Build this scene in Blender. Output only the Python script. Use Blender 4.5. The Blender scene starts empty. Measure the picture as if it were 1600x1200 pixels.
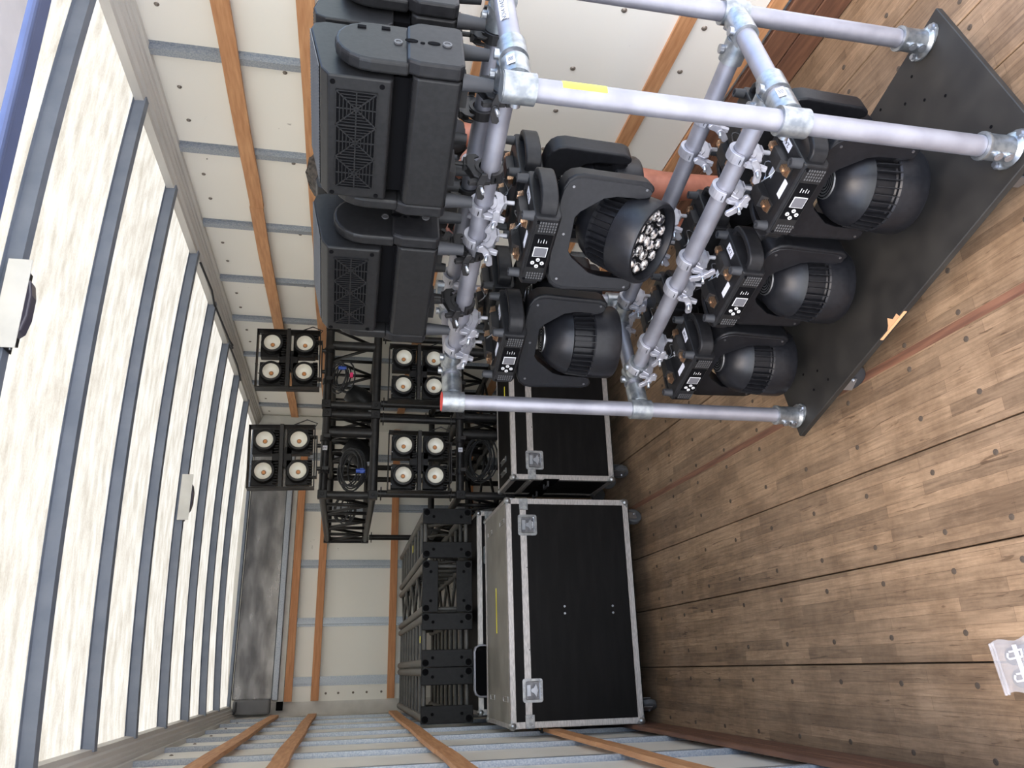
import bpy, math, random
from mathutils import Matrix, Vector
random.seed(7)
S = bpy.context.scene
COL = S.collection
PI = math.pi

# ------------------------------------------------------------------ camera
cam_d = bpy.data.cameras.new('camera'); cam = bpy.data.objects.new('camera', cam_d); COL.objects.link(cam)
F = 1204.92
R = ((-0.02646382, -0.20267522, -0.97888836), (-0.93833602, 0.3427057, -0.04558844), (0.34471027, 0.91731977, -0.19924676))
# rows of R are measured as right / down / forward in the world, columns X, Y, Z
right = Vector((R[0][0], R[0][1], R[0][2])); down = Vector((R[1][0], R[1][1], R[1][2])); fwd = Vector((R[2][0], R[2][1], R[2][2]))
cam.matrix_world = Matrix(((right.x, -down.x, -fwd.x, 0), (right.y, -down.y, -fwd.y, 0), (right.z, -down.z, -fwd.z, 1.63), (0, 0, 0, 1)))
cam_d.sensor_fit = 'HORIZONTAL'; cam_d.sensor_width = 36; cam_d.lens = 36 * F / 1600; cam_d.clip_start = .05
S.camera = cam

# ------------------------------------------------------------------ light and exposure
w = bpy.data.worlds.new('sky'); S.world = w; w.use_nodes = True
nt = w.node_tree; bg = nt.nodes['Background']
sky = nt.nodes.new('ShaderNodeTexSky'); sky.sky_type = 'NISHITA'; sky.sun_disc = False
sky.sun_elevation = math.radians(52); sky.sun_rotation = math.radians(215); sky.dust_density = 2.5; sky.air_density = 1.0
nt.links.new(sky.outputs[0], bg.inputs[0]); bg.inputs[1].default_value = .42
sun_d = bpy.data.lights.new('sun', 'SUN'); sun_d.energy = 3.1; sun_d.angle = math.radians(3); sun_d.color = (1, .95, .86)
sun = bpy.data.objects.new('sun', sun_d); COL.objects.link(sun); sun.location = (0, 0, 8)
sun.rotation_euler = (math.radians(-28), math.radians(22), 0)
S.view_settings.view_transform = 'Standard'; S.view_settings.look = 'None'; S.view_settings.gamma = 1
S.view_settings.use_curve_mapping = False; S.view_settings.exposure = 1.12

# ------------------------------------------------------------------ materials
def srgb(r, g, b):
    f = lambda c: (c / 255 / 12.92) if c / 255 <= .04045 else ((c / 255 + .055) / 1.055) ** 2.4
    return (f(r), f(g), f(b), 1)
MATS = {}
def mat(name, col, rough=.5, metal=0., col2=None, scale=8., stretch=(1, 1, 1), lo=.35, hi=.65, bump=0., rvar=0., spec=.5, emit=None):
    m = bpy.data.materials.new(name); m.use_nodes = True; MATS[name] = m
    n = m.node_tree.nodes; l = m.node_tree.links; b = n['Principled BSDF']
    b.inputs['Roughness'].default_value = rough; b.inputs['Metallic'].default_value = metal
    b.inputs['Specular IOR Level'].default_value = spec; b.inputs['Base Color'].default_value = col
    tc = n.new('ShaderNodeTexCoord'); mp = n.new('ShaderNodeMapping'); mp.inputs['Scale'].default_value = stretch
    nz = n.new('ShaderNodeTexNoise'); nz.inputs['Scale'].default_value = scale; nz.inputs['Detail'].default_value = 6
    l.new(tc.outputs['Object'], mp.inputs[0]); l.new(mp.outputs[0], nz.inputs['Vector'])
    rp = n.new('ShaderNodeValToRGB'); rp.color_ramp.elements[0].position = lo; rp.color_ramp.elements[1].position = hi
    c2 = col2 or tuple(min(1, c * 1.18) for c in col[:3]) + (1,)
    rp.color_ramp.elements[0].color = col; rp.color_ramp.elements[1].color = c2
    l.new(nz.outputs[0], rp.inputs[0]); l.new(rp.outputs[0], b.inputs['Base Color'])
    if bump:
        bp = n.new('ShaderNodeBump'); bp.inputs['Strength'].default_value = bump; bp.inputs['Distance'].default_value = .002
        l.new(nz.outputs[0], bp.inputs['Height']); l.new(bp.outputs[0], b.inputs['Normal'])
    if rvar:
        mr = n.new('ShaderNodeMapRange'); mr.inputs['To Min'].default_value = max(.02, rough - rvar); mr.inputs['To Max'].default_value = rough + rvar
        l.new(nz.outputs[0], mr.inputs[0]); l.new(mr.outputs[0], b.inputs['Roughness'])
    if emit:
        b.inputs['Emission Color'].default_value = emit[0]; b.inputs['Emission Strength'].default_value = emit[1]
    return m
M_plastic = mat('black_plastic', (.008, .008, .009, 1), .42, 0, (.013, .013, .014, 1), 60, bump=.08, spec=.25)
M_plastic2 = mat('satin_black_plastic', (.009, .009, .0095, 1), .38, 0, (.013, .013, .0135, 1), 90, bump=.1, spec=.26)
M_dark = mat('deep_black', (.003, .003, .0035, 1), .8, spec=.05)
M_blacksteel = mat('powder_coated_steel', (.010, .010, .011, 1), .4, .1, (.020, .019, .019, 1), 25, bump=.15, spec=.35)
M_rubber = mat('black_rubber', (.02, .021, .024, 1), .6)
M_wheel = mat('grey_wheel_rubber', (.06, .062, .065, 1), .55)
M_alu = mat('aluminium_tube', (.25, .25, .285, 1), .46, .72, (.34, .34, .38, 1), 14, (1, 1, 1), .3, .7, bump=.05, rvar=.1)
M_galv = mat('galvanised_fitting', (.20, .22, .24, 1), .34, .8, (.34, .36, .37, 1), 45, lo=.35, hi=.6, rvar=.12)
M_stud = mat('galvanised_stud', (.30, .34, .40, 1), .40, .5, (.46, .49, .52, 1), 160, lo=.38, hi=.66, rvar=.1)
M_clamp = mat('bare_aluminium_clamp', (.29, .29, .32, 1), .45, .6, (.40, .40, .43, 1), 30, rvar=.1)
M_zinc = mat('zinc_bolt', (.34, .36, .39, 1), .28, .9)
M_bronze = mat('bronze_spring_fastener', (.42, .27, .17, 1), .28, .9, (.62, .42, .27, 1), 40)
M_paint = mat('painted_white_plate', srgb(205, 205, 198), .5)
M_lens = mat('clear_lens_facets', (.03, .03, .035, 1), .08, .6, (.85, .80, .76, 1), 75, lo=.44, hi=.60, rvar=.05)
M_screen = mat('grey_display_glass', srgb(92, 92, 96), .2)
M_white = mat('white_print', srgb(190, 190, 190), .5)
M_sticker = mat('white_paper_sticker', srgb(196, 198, 206), .55)
M_ink = mat('black_ink', (.01, .01, .014, 1), .6)
M_yellow = mat('yellow_tape', srgb(228, 216, 60), .5)
M_red = mat('red_plug', srgb(190, 45, 35), .5)
M_blue = mat('blue_connector', srgb(40, 75, 165), .4)
M_pink = mat('pink_tape', srgb(225, 45, 110), .5)
M_orange = mat('orange_label', srgb(215, 125, 60), .6)
M_caseblk = mat('black_laminate', (.0045, .004, .004, 1), .5, 0, (.009, .008, .008, 1), 5, (1, 1, 6), .4, .75, bump=.06, rvar=.08, spec=.12)
M_casetop = mat('scuffed_laminate_lid', (.17, .162, .142, 1), .45, 0, (.27, .258, .228, 1), 7, (1, 1, 1), .35, .7, rvar=.1)
M_trim = mat('worn_aluminium_trim', (.36, .34, .33, 1), .42, .65, (.56, .53, .51, 1), 30, (1, 1, 6), .35, .65, bump=.15, rvar=.1)
M_latch = mat('zinc_latch', (.24, .25, .26, 1), .32, .85, (.40, .41, .41, 1), 50)
M_dish = mat('shaded_zinc_dish', (.10, .105, .115, 1), .35, .8, (.20, .20, .21, 1), 40)
M_trusstube = mat('roof_lit_black_truss_tube', (.070, .068, .064, 1), .42, .1, (.10, .097, .09, 1), 20, spec=.4)  # black tubes; the grey cast on them by roof light is in the colour
M_plate = mat('black_end_plate', (.005, .0052, .006, 1), .45, 0, (.008, .0083, .009, 1), 40, spec=.2)
M_wash = mat('matt_navy_black_plastic', (.005, .0052, .0065, 1), .42, 0, (.008, .0084, .010, 1), 60, bump=.08, spec=.24)
M_wash2 = mat('smooth_navy_black_plastic', (.0055, .0058, .0075, 1), .36, 0, (.0085, .009, .011, 1), 80, bump=.06, spec=.30)
M_vent = mat('grey_vent_edge', (.07, .07, .072, 1), .5)
M_slat = mat('reddish_timber_slat', srgb(176, 124, 84), .6, 0, srgb(206, 156, 112), 9, (9, .8, 9), .3, .72, bump=.2)
M_slatx = mat('reddish_timber_slat_across', srgb(184, 124, 82), .6, 0, srgb(210, 150, 104), 9, (.8, 9, 9), .3, .72, bump=.2)
M_kick = mat('dark_red_timber', srgb(84, 56, 44), .6, 0, srgb(122, 86, 66), 7, (10, .7, 10), .3, .7, bump=.25)
M_board = mat('black_painted_plywood', (.014, .013, .012, 1), .55, 0, (.024, .022, .019, 1), 11, (1, 1, 1), .35, .7, bump=.15, rvar=.1, spec=.3)
M_chip = mat('bare_chipped_ply', srgb(190, 145, 105), .7)
M_rib = mat('grey_roof_bow', (.16, .19, .24, 1), .5, .2, (.20, .23, .28, 1), 12)
M_header = mat('brushed_steel_header', (.16, .16, .165, 1), .24, .9, (.34, .34, .34, 1), 4, (1, 1, 3), .35, .7, rvar=.1)
M_rail = mat('aluminium_roof_rail', (.58, .565, .53, 1), .5, .15, (.66, .64, .60, 1), 6, (2, .4, 2))
M_greyplastic = mat('grey_plastic_fairing', srgb(105, 106, 108), .5)
M_blinderbowl = mat('white_reflector', srgb(225, 224, 215), .35)
M_brass = mat('dull_brass_ring', srgb(120, 92, 62), .5)
M_led = mat('led_chip', srgb(225, 160, 95), .4, 0, srgb(170, 100, 60), 300)
M_skin = mat('skin', srgb(150, 92, 72), .55, 0, srgb(172, 110, 88), 22, bump=.1)
M_hair = mat('dark_hair', (.012, .009, .007, 1), .5, 0, (.05, .038, .03, 1), 90, (1, 1, .3), .4, .6, bump=.6)
M_shirt = mat('black_cotton', (.02, .02, .022, 1), .9)
M_shorts = mat('grey_cotton', (.09, .09, .10, 1), .9)
M_green = mat('green_trainer_fabric', srgb(110, 150, 40), .7)
M_purple = mat('purple_trainer_sole', srgb(70, 45, 100), .7)
M_door = mat('white_door_panel', srgb(178, 176, 178), .5)
M_bluesteel = mat('blue_grey_header', srgb(78, 90, 124), .5, .1)
M_bounce_yard = mat('pale_bounce_yard', (.52, .51, .49, 1), .9, 0, (.60, .58, .55, 1), 4)  # unseen yard, made pale to bounce more daylight in through the rear opening
M_lampglass = mat('smoky_lamp_cover', srgb(70, 68, 78), .15)
M_bolthead = mat('dull_rivet', srgb(120, 112, 104), .4, .5)
M_dirt = mat('grime', srgb(70, 60, 50), .9)

def wall_paint():
    m = mat('off_white_wall_liner', srgb(214, 211, 200), .42)
    n = m.node_tree.nodes; l = m.node_tree.links; b = n['Principled BSDF']
    tc = n.new('ShaderNodeTexCoord')
    a = n.new('ShaderNodeTexNoise'); a.inputs['Scale'].default_value = 14; a.inputs['Detail'].default_value = 10; a.inputs['Distortion'].default_value = 1.4
    g = n.new('ShaderNodeTexNoise'); g.inputs['Scale'].default_value = 2.2
    l.new(tc.outputs['Object'], a.inputs['Vector']); l.new(tc.outputs['Object'], g.inputs['Vector'])
    r1 = n.new('ShaderNodeValToRGB'); r1.color_ramp.elements[0].position = .70; r1.color_ramp.elements[1].position = .74
    r2 = n.new('ShaderNodeValToRGB'); r2.color_ramp.elements[0].position = .55; r2.color_ramp.elements[1].position = .68
    l.new(a.outputs[0], r1.inputs[0]); l.new(g.outputs[0], r2.inputs[0])
    mu = n.new('ShaderNodeMath'); mu.operation = 'MULTIPLY'; l.new(r1.outputs[0], mu.inputs[0]); l.new(r2.outputs[0], mu.inputs[1])
    mx = n.new('ShaderNodeMix'); mx.data_type = 'RGBA'; l.new(mu.outputs[0], mx.inputs[0])
    rp = n.new('ShaderNodeValToRGB'); rp.color_ramp.elements[0].color = srgb(236, 234, 225); rp.color_ramp.elements[1].color = srgb(243, 241, 234)
    l.new(g.outputs[0], rp.inputs[0]); l.new(rp.outputs[0], mx.inputs[6]); mx.inputs[7].default_value = srgb(88, 82, 76)
    l.new(mx.outputs[2], b.inputs['Base Color'])
    return m
M_wall = wall_paint()

def roof_mat():
    m = bpy.data.materials.new('translucent_fibreglass'); m.use_nodes = True
    n = m.node_tree.nodes; l = m.node_tree.links
    for x in list(n): n.remove(x)
    out = n.new('ShaderNodeOutputMaterial'); tr = n.new('ShaderNodeBsdfTranslucent'); df = n.new('ShaderNodeBsdfDiffuse'); mx = n.new('ShaderNodeMixShader')
    tc = n.new('ShaderNodeTexCoord'); mp = n.new('ShaderNodeMapping'); mp.inputs['Scale'].default_value = (.9, 2.6, 1)
    a = n.new('ShaderNodeTexNoise'); a.inputs['Scale'].default_value = 7; a.inputs['Detail'].default_value = 7; a.inputs['Roughness'].default_value = .62
    f = n.new('ShaderNodeTexNoise'); f.inputs['Scale'].default_value = 150; f.inputs['Detail'].default_value = 2
    rp = n.new('ShaderNodeValToRGB'); rp.color_ramp.elements[0].position = .30; rp.color_ramp.elements[1].position = .68
    rp.color_ramp.elements[0].color = (.33, .30, .232, 1); rp.color_ramp.elements[1].color = (.52, .49, .41, 1)
    l.new(tc.outputs['Object'], mp.inputs[0]); l.new(mp.outputs[0], a.inputs['Vector']); l.new(tc.outputs['Object'], f.inputs['Vector'])
    ad = n.new('ShaderNodeMath'); ad.operation = 'MULTIPLY_ADD'; ad.inputs[1].default_value = .22; l.new(f.outputs[0], ad.inputs[0]); l.new(a.outputs[0], ad.inputs[2])
    sb = n.new('ShaderNodeMath'); sb.operation = 'SUBTRACT'; sb.inputs[1].default_value = .11; l.new(ad.outputs[0], sb.inputs[0])
    l.new(sb.outputs[0], rp.inputs[0]); l.new(rp.outputs[0], tr.inputs[0]); l.new(rp.outputs[0], df.inputs[0])
    mx.inputs[0].default_value = .60; l.new(tr.outputs[0], mx.inputs[1]); l.new(df.outputs[0], mx.inputs[2]); l.new(mx.outputs[0], out.inputs[0])
    return m
M_roof = roof_mat()

def floor_mat():
    m = bpy.data.materials.new('laminated_hardwood'); m.use_nodes = True
    n = m.node_tree.nodes; l = m.node_tree.links; b = n['Principled BSDF']
    tc = n.new('ShaderNodeTexCoord'); oi = n.new('ShaderNodeObjectInfo')
    sep = n.new('ShaderNodeSeparateXYZ'); l.new(tc.outputs['Object'], sep.inputs[0])
    cmb = n.new('ShaderNodeCombineXYZ'); l.new(sep.outputs[1], cmb.inputs[0]); l.new(sep.outputs[0], cmb.inputs[1])
    of = n.new('ShaderNodeMath'); of.operation = 'MULTIPLY'; of.inputs[1].default_value = 37; l.new(oi.outputs['Random'], of.inputs[0])
    vadd = n.new('ShaderNodeVectorMath'); vadd.operation = 'ADD'; l.new(cmb.outputs[0], vadd.inputs[0])
    c3 = n.new('ShaderNodeCombineXYZ'); l.new(of.outputs[0], c3.inputs[0]); l.new(of.outputs[0], c3.inputs[2]); l.new(c3.outputs[0], vadd.inputs[1])
    br = n.new('ShaderNodeTexBrick'); br.offset = .37; br.offset_frequency = 2; br.inputs['Scale'].default_value = 1
    br.inputs['Brick Width'].default_value = .47; br.inputs['Row Height'].default_value = .0365; br.inputs['Mortar Size'].default_value = .0006
    br.inputs['Color1'].default_value = srgb(118, 99, 80); br.inputs['Color2'].default_value = srgb(150, 127, 103); br.inputs['Mortar'].default_value = srgb(100, 80, 62)
    br.inputs['Bias'].default_value = .05; br.inputs['Mortar Smooth'].default_value = .4
    l.new(vadd.outputs[0], br.inputs['Vector'])
    mp = n.new('ShaderNodeMapping'); mp.inputs['Scale'].default_value = (2.2, 34, 1); l.new(vadd.outputs[0], mp.inputs[0])
    g = n.new('ShaderNodeTexNoise'); g.inputs['Scale'].default_value = 3.2; g.inputs['Detail'].default_value = 9; g.inputs['Roughness'].default_value = .68; g.inputs['Distortion'].default_value = .5
    l.new(mp.outputs[0], g.inputs['Vector'])
    rg = n.new('ShaderNodeValToRGB'); rg.color_ramp.elements[0].position = .30; rg.color_ramp.elements[1].position = .66
    rg.color_ramp.elements[0].color = (.50, .46, .42, 1); rg.color_ramp.elements[1].color = (1.12, 1.1, 1.06, 1); l.new(g.outputs[0], rg.inputs[0])
    m1 = n.new('ShaderNodeMix'); m1.data_type = 'RGBA'; m1.blend_type = 'MULTIPLY'; m1.inputs[0].default_value = .85
    l.new(br.outputs[0], m1.inputs[6]); l.new(rg.outputs[0], m1.inputs[7])
    st = n.new('ShaderNodeTexNoise'); st.inputs['Scale'].default_value = 4.5; st.inputs['Detail'].default_value = 12; st.inputs['Roughness'].default_value = .75
    l.new(tc.outputs['Object'], st.inputs['Vector'])
    rs = n.new('ShaderNodeValToRGB'); rs.color_ramp.elements[0].position = .40; rs.color_ramp.elements[1].position = .58
    rs.color_ramp.elements[0].color = (.62, .58, .54, 1); rs.color_ramp.elements[1].color = (1, 1, 1, 1); l.new(st.outputs[0], rs.inputs[0])
    m2 = n.new('ShaderNodeMix'); m2.data_type = 'RGBA'; m2.blend_type = 'MULTIPLY'; m2.inputs[0].default_value = .8
    l.new(m1.outputs[2], m2.inputs[6]); l.new(rs.outputs[0], m2.inputs[7])
    sc = n.new('ShaderNodeTexNoise'); sc.inputs['Scale'].default_value = 1; sc.inputs['Detail'].default_value = 3; sc.inputs['Distortion'].default_value = 1.2
    ms = n.new('ShaderNodeMapping'); ms.inputs['Scale'].default_value = (7, 60, 1); l.new(vadd.outputs[0], ms.inputs[0]); l.new(ms.outputs[0], sc.inputs['Vector'])
    rk = n.new('ShaderNodeValToRGB'); rk.color_ramp.elements[0].position = .66; rk.color_ramp.elements[1].position = .70
    rk.color_ramp.elements[0].color = (1, 1, 1, 1); rk.color_ramp.elements[1].color = (.45, .40, .36, 1); l.new(sc.outputs[0], rk.inputs[0])
    m3 = n.new('ShaderNodeMix'); m3.data_type = 'RGBA'; m3.blend_type = 'MULTIPLY'; m3.inputs[0].default_value = .8; l.new(m2.outputs[2], m3.inputs[6]); l.new(rk.outputs[0], m3.inputs[7])
    l.new(m3.outputs[2], b.inputs['Base Color'])
    bp = n.new('ShaderNodeBump'); bp.inputs['Strength'].default_value = .35; bp.inputs['Distance'].default_value = .002
    l.new(g.outputs[0], bp.inputs['Height']); l.new(bp.outputs[0], b.inputs['Normal'])
    b.inputs['Roughness'].default_value = .5
    return m
M_floor = floor_mat()

def bag_mat():
    m = bpy.data.materials.new('clear_polythene'); m.use_nodes = True
    n = m.node_tree.nodes; l = m.node_tree.links; b = n['Principled BSDF']
    b.inputs['Base Color'].default_value = (.85, .85, .88, 1); b.inputs['Roughness'].default_value = .2
    t = n.new('ShaderNodeBsdfTransparent'); mx = n.new('ShaderNodeMixShader'); mx.inputs[0].default_value = .22
    l.new(t.outputs[0], mx.inputs[1]); l.new(b.outputs[0], mx.inputs[2]); l.new(mx.outputs[0], n['Material Output'].inputs[0])
    return m
M_bag = bag_mat()

# ------------------------------------------------------------------ mesh helpers
class MB:
    def __init__(s): s.v = []; s.f = []; s.sm = []; s.M = None
    def add(s, vs, fs, smooth=False, M=None):
        o = len(s.v)
        for p in vs:
            p = Vector(p)
            if M is not None: p = M @ p
            if s.M is not None: p = s.M @ p
            s.v.append(tuple(p))
        for f in fs: s.f.append(tuple(o + i for i in f)); s.sm.append(smooth)
        return s
    def box(s, c, d, rot=None, ch=0):
        x, y, z = d[0] / 2, d[1] / 2, d[2] / 2
        M = Matrix.Translation(c)
        if rot: M = M @ Matrix.Rotation(rot[0], 4, rot[1])
        vs = [(-x, -y, -z), (x, -y, -z), (x, y, -z), (-x, y, -z), (-x, -y, z), (x, -y, z), (x, y, z), (-x, y, z)]
        return s.add(vs, [(0, 3, 2, 1), (4, 5, 6, 7), (0, 1, 5, 4), (1, 2, 6, 5), (2, 3, 7, 6), (3, 0, 4, 7)], M=M)
    def b2(s, x0, x1, y0, y1, z0, z1): return s.box(((x0 + x1) / 2, (y0 + y1) / 2, (z0 + z1) / 2), (abs(x1 - x0), abs(y1 - y0), abs(z1 - z0)))
    def prism(s, poly, lo, hi, ax='x', smooth=False):
        n = len(poly)
        def P(a, b, t): return {'x': (t, a, b), 'y': (a, t, b), 'z': (a, b, t)}[ax]
        vs = [P(a, b, lo) for a, b in poly] + [P(a, b, hi) for a, b in poly]
        fs = [tuple(range(n))[::-1], tuple(range(n, 2 * n))]
        s.add(vs, fs)
        s.add(vs, [(i, (i + 1) % n, n + (i + 1) % n, n + i) for i in range(n)], smooth)
        return s
    def cyl(s, p0, p1, r0, r1=None, n=16, caps=True, smooth=True):
        r1 = r0 if r1 is None else r1
        p0 = Vector(p0); p1 = Vector(p1); d = (p1 - p0).normalized()
        q = Vector((0, 0, 1)).rotation_difference(d).to_matrix()
        a = [p0 + q @ Vector((r0 * math.cos(2 * PI * i / n), r0 * math.sin(2 * PI * i / n), 0)) for i in range(n)]
        b = [p1 + q @ Vector((r1 * math.cos(2 * PI * i / n), r1 * math.sin(2 * PI * i / n), 0)) for i in range(n)]
        s.add(a + b, [(i, (i + 1) % n, n + (i + 1) % n, n + i) for i in range(n)], smooth)
        if caps: s.add(a + b, [tuple(range(n))[::-1], tuple(range(n, 2 * n))])
        return s
    def ring(s, p0, p1, ro, ri, n=20):
        p0 = Vector(p0); p1 = Vector(p1); q = Vector((0, 0, 1)).rotation_difference((p1 - p0).normalized()).to_matrix()
        vs = []
        for p, r in ((p0, ro), (p1, ro), (p1, ri), (p0, ri)):
            vs += [p + q @ Vector((r * math.cos(2 * PI * i / n), r * math.sin(2 * PI * i / n), 0)) for i in range(n)]
        for k in range(4):
            s.add(vs, [(k * n + i, k * n + (i + 1) % n, ((k + 1) % 4) * n + (i + 1) % n, ((k + 1) % 4) * n + i) for i in range(n)], k in (0, 2))
        return s
    def lathe(s, prof, M=None, n=24, smooth=True):
        vs = []; fs = []
        for r, z in prof: vs += [(r * math.cos(2 * PI * i / n), r * math.sin(2 * PI * i / n), z) for i in range(n)]
        for k in range(len(prof) - 1): fs += [(k * n + i, k * n + (i + 1) % n, (k + 1) * n + (i + 1) % n, (k + 1) * n + i) for i in range(n)]
        return s.add(vs, fs, smooth, M)
    def tube(s, pts, r, n=8, closed=False):
        pts = [Vector(p) for p in pts]; N = len(pts); up = None; rings = []
        for i in range(N):
            a = pts[i - 1] if (i or closed) else pts[0]; b = pts[(i + 1) % N] if (i < N - 1 or closed) else pts[-1]
            d = (b - a).normalized() if (b - a).length > 1e-9 else Vector((0, 0, 1))
            if up is None: up = d.orthogonal().normalized()
            up = (up - d * up.dot(d)); up = up.normalized() if up.length > 1e-6 else d.orthogonal().normalized()
            sd = d.cross(up)
            rings.append([pts[i] + r * (math.cos(2 * PI * k / n) * up + math.sin(2 * PI * k / n) * sd) for k in range(n)])
        vs = [p for q in rings for p in q]; fs = []
        for i in range(N if closed else N - 1):
            j = (i + 1) % N
            fs += [(i * n + k, i * n + (k + 1) % n, j * n + (k + 1) % n, j * n + k) for k in range(n)]
        s.add(vs, fs, True)
        if not closed: s.add(vs, [tuple(range(n))[::-1], tuple(range((N - 1) * n, N * n))])
        return s
    def ball(s, c, r, sc=(1, 1, 1), n=12, m=8):
        prof = [(max(1e-4, math.sin(PI * k / m)) * r, -math.cos(PI * k / m) * r) for k in range(m + 1)]
        return s.lathe(prof, Matrix.Translation(c) @ Matrix.Diagonal((*sc, 1)), n)
    def build(s, name, m, parent=None, loc=None, rot=None, bevel=0, seg=2, ang=35):
        me = bpy.data.meshes.new(name); me.from_pydata(s.v, [], s.f)
        me.polygons.foreach_set('use_smooth', s.sm); me.materials.append(m)
        import bmesh
        bm = bmesh.new(); bm.from_mesh(me); bmesh.ops.remove_doubles(bm, verts=bm.verts, dist=1e-5); bmesh.ops.recalc_face_normals(bm, faces=bm.faces)
        for e in bm.edges:
            if len(e.link_faces) == 2 and e.calc_face_angle(0) > math.radians(38): e.smooth = False
        bm.to_mesh(me); bm.free(); me.update()
        o = bpy.data.objects.new(name, me); COL.objects.link(o)
        if parent: o.parent = parent
        if loc: o.location = loc
        if rot: o.rotation_euler = rot
        if bevel:
            bv = o.modifiers.new('bevel', 'BEVEL'); bv.width = bevel; bv.segments = seg; bv.limit_method = 'ANGLE'; bv.angle_limit = math.radians(ang)
        return o
def empty(name, loc=(0, 0, 0), rz=0):
    o = bpy.data.objects.new(name, None); COL.objects.link(o); o.location = loc; o.rotation_euler = (0, 0, rz); o.empty_display_size = .1; return o
def tag(o, label, cat, group=None, kind=None):
    o['label'] = label; o['category'] = cat
    if group: o['group'] = group
    if kind: o['kind'] = kind
    return o
def struct(o, label=None):
    o['kind'] = 'structure'
    if label: o['label'] = label
    return o
KIDS = {}
def dup(root, parent=None):
    kids = {}
    for o in list(COL.objects):
        if o.parent: kids.setdefault(o.parent.name, []).append(o)
    def rec(o, par):
        c = o.copy(); COL.objects.link(c); c.parent = par
        for k in kids.get(o.name, []): rec(k, c)
        return c
    return rec(root, parent)
def copy_part(o, loc=None, parent=None, rot=None):
    c = o.copy(); COL.objects.link(c); c.parent = parent or o.parent
    if loc is not None: c.location = loc
    if rot is not None: c.rotation_euler = rot
    return c
def text(s, size, m, parent, loc, rot, name='lettering'):
    cu = bpy.data.curves.new(name, 'FONT'); cu.body = s; cu.size = size; cu.align_x = 'CENTER'; cu.align_y = 'CENTER'; cu.extrude = .0003; cu.resolution_u = 3
    t = bpy.data.objects.new('tmp', cu); COL.objects.link(t)
    dg = bpy.context.evaluated_depsgraph_get(); me = bpy.data.meshes.new_from_object(t.evaluated_get(dg))
    bpy.data.objects.remove(t)
    o = bpy.data.objects.new(name, me); COL.objects.link(o); me.materials.clear(); me.materials.append(m)
    o.parent = parent; o.location = loc; o.rotation_euler = rot
    return o

# ------------------------------------------------------------------ the truck body
XL, XR, YF = -.312, 2.16, 6.95
ground = MB().b2(-60, 60, -60, 60, -1.2, -1.15).build('ground', M_bounce_yard); struct(ground)
# floor
fl = MB().b2(-.36, 2.24, .7, 7.05, -.12, -.034).build('floor', M_dirt); struct(fl, 'worn laminated hardwood truck floor')
seams = [-.318, -.02, .272, .563, .855, 1.163, 1.463, 1.681, 1.884, 2.16]
for a, b in zip(seams, seams[1:]):
    MB().b2(a + .0022, b - .0022, .72, 7.0, -.03, random.uniform(-.0006, .0006)).build('floor_board', M_floor, fl, bevel=.0025, seg=1)
MB().b2(.845, .872, .72, 7.0, .0003, .0012).build('floor_strip', M_kick, fl)
scr = MB().cyl((0, 0, -.002), (0, 0, .0012), .0085, n=10).ring((0, 0, .0008), (0, 0, .0022), .0065, .0035, 10).build('floor_screw', M_dirt, fl, (-.26, 1.64, 0))
rows = [1.10, 1.375, 1.64, 1.872] + [2.174 + .3 * k for k in range(7)]
for x in (-.26, -.075, .053, .215, .324, .49, .653, .807, .888, 1.02, 1.21, 1.41, 1.51, 1.64, 1.74, 1.84, 1.95, 2.09):
    for y in rows:
        if (x, y) != (-.26, 1.64) and not (x < .9 and y > 4.05): copy_part(scr, (x + random.uniform(-.004, .004), y + random.uniform(-.005, .005), 0))

# side walls
def stud_bm(ln, w=.046, d=.026):   # hat section standing along z, open side to +x; crest at x = 0
    m = MB()
    m.b2(0, .003, -w / 2 + .008, w / 2 - .008, 0, ln)
    m.b2(0, d, -w / 2 + .006, -w / 2 + .009, 0, ln); m.b2(0, d, w / 2 - .009, w / 2 - .006, 0, ln)
    m.b2(d - .003, d, -w / 2 - .014, -w / 2 + .009, 0, ln); m.b2(d - .003, d, w / 2 - .009, w / 2 + .014, 0, ln)
    return m
YS = [1.84, 2.45, 3.03, 3.65, 4.25, 4.80, 5.42, 6.02, 6.56]
def side_wall(nm, X, sg, label):
    w_ = MB().b2(X + sg * .026, X + sg * .06, 1.50, 7.05, -.10, 2.50).build(nm, M_wall); struct(w_, label)
    ys = [1.5] + YS + [6.98]
    sp = None
    if sg > 0: sb = stud_bm(2.43)
    else:
        sb = MB(); sb.M = Matrix.Diagonal((-1, 1, 1, 1)); t = stud_bm(2.43); sb.add(t.v, t.f)
    first = None
    for y in YS:
        if first is None: first = sb.build('wall_stud', M_stud, w_, (X, y, 0))
        else: copy_part(first, (X, y, 0))
    for i, (a, b) in enumerate(zip(ys, ys[1:])):      # liner sheets between the studs, a hair proud
        MB().b2(X + sg * .020, X + sg * .027, a + .036, b - .036, .02, 2.43).build('wall_panel', M_wall, w_)
    rv = MB().lathe([(.0095, 0), (.008, .003), (.004, .0055), (.0005, .006)], Matrix.Rotation(-sg * PI / 2, 4, 'Y'), 10).build('wall_screw', M_bolthead, w_, (X + sg * .020, 1.7, 2.36))
    for y in YS:
        for dy in (0.2, .4):
            copy_part(rv, (X + sg * .020, y + dy, 2.36))
    for z in (.35, .8, 1.5, 1.95):
        for y in YS[:-1]: copy_part(rv, (X + sg * .020, y + .05, z))
    return w_
wr = side_wall('wall_right', XR, 1, 'off-white right wall of the truck with steel studs and timber slats')
wl = side_wall('wall_left', XL, -1, 'off-white left wall of the truck with steel studs and timber slats')
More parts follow.
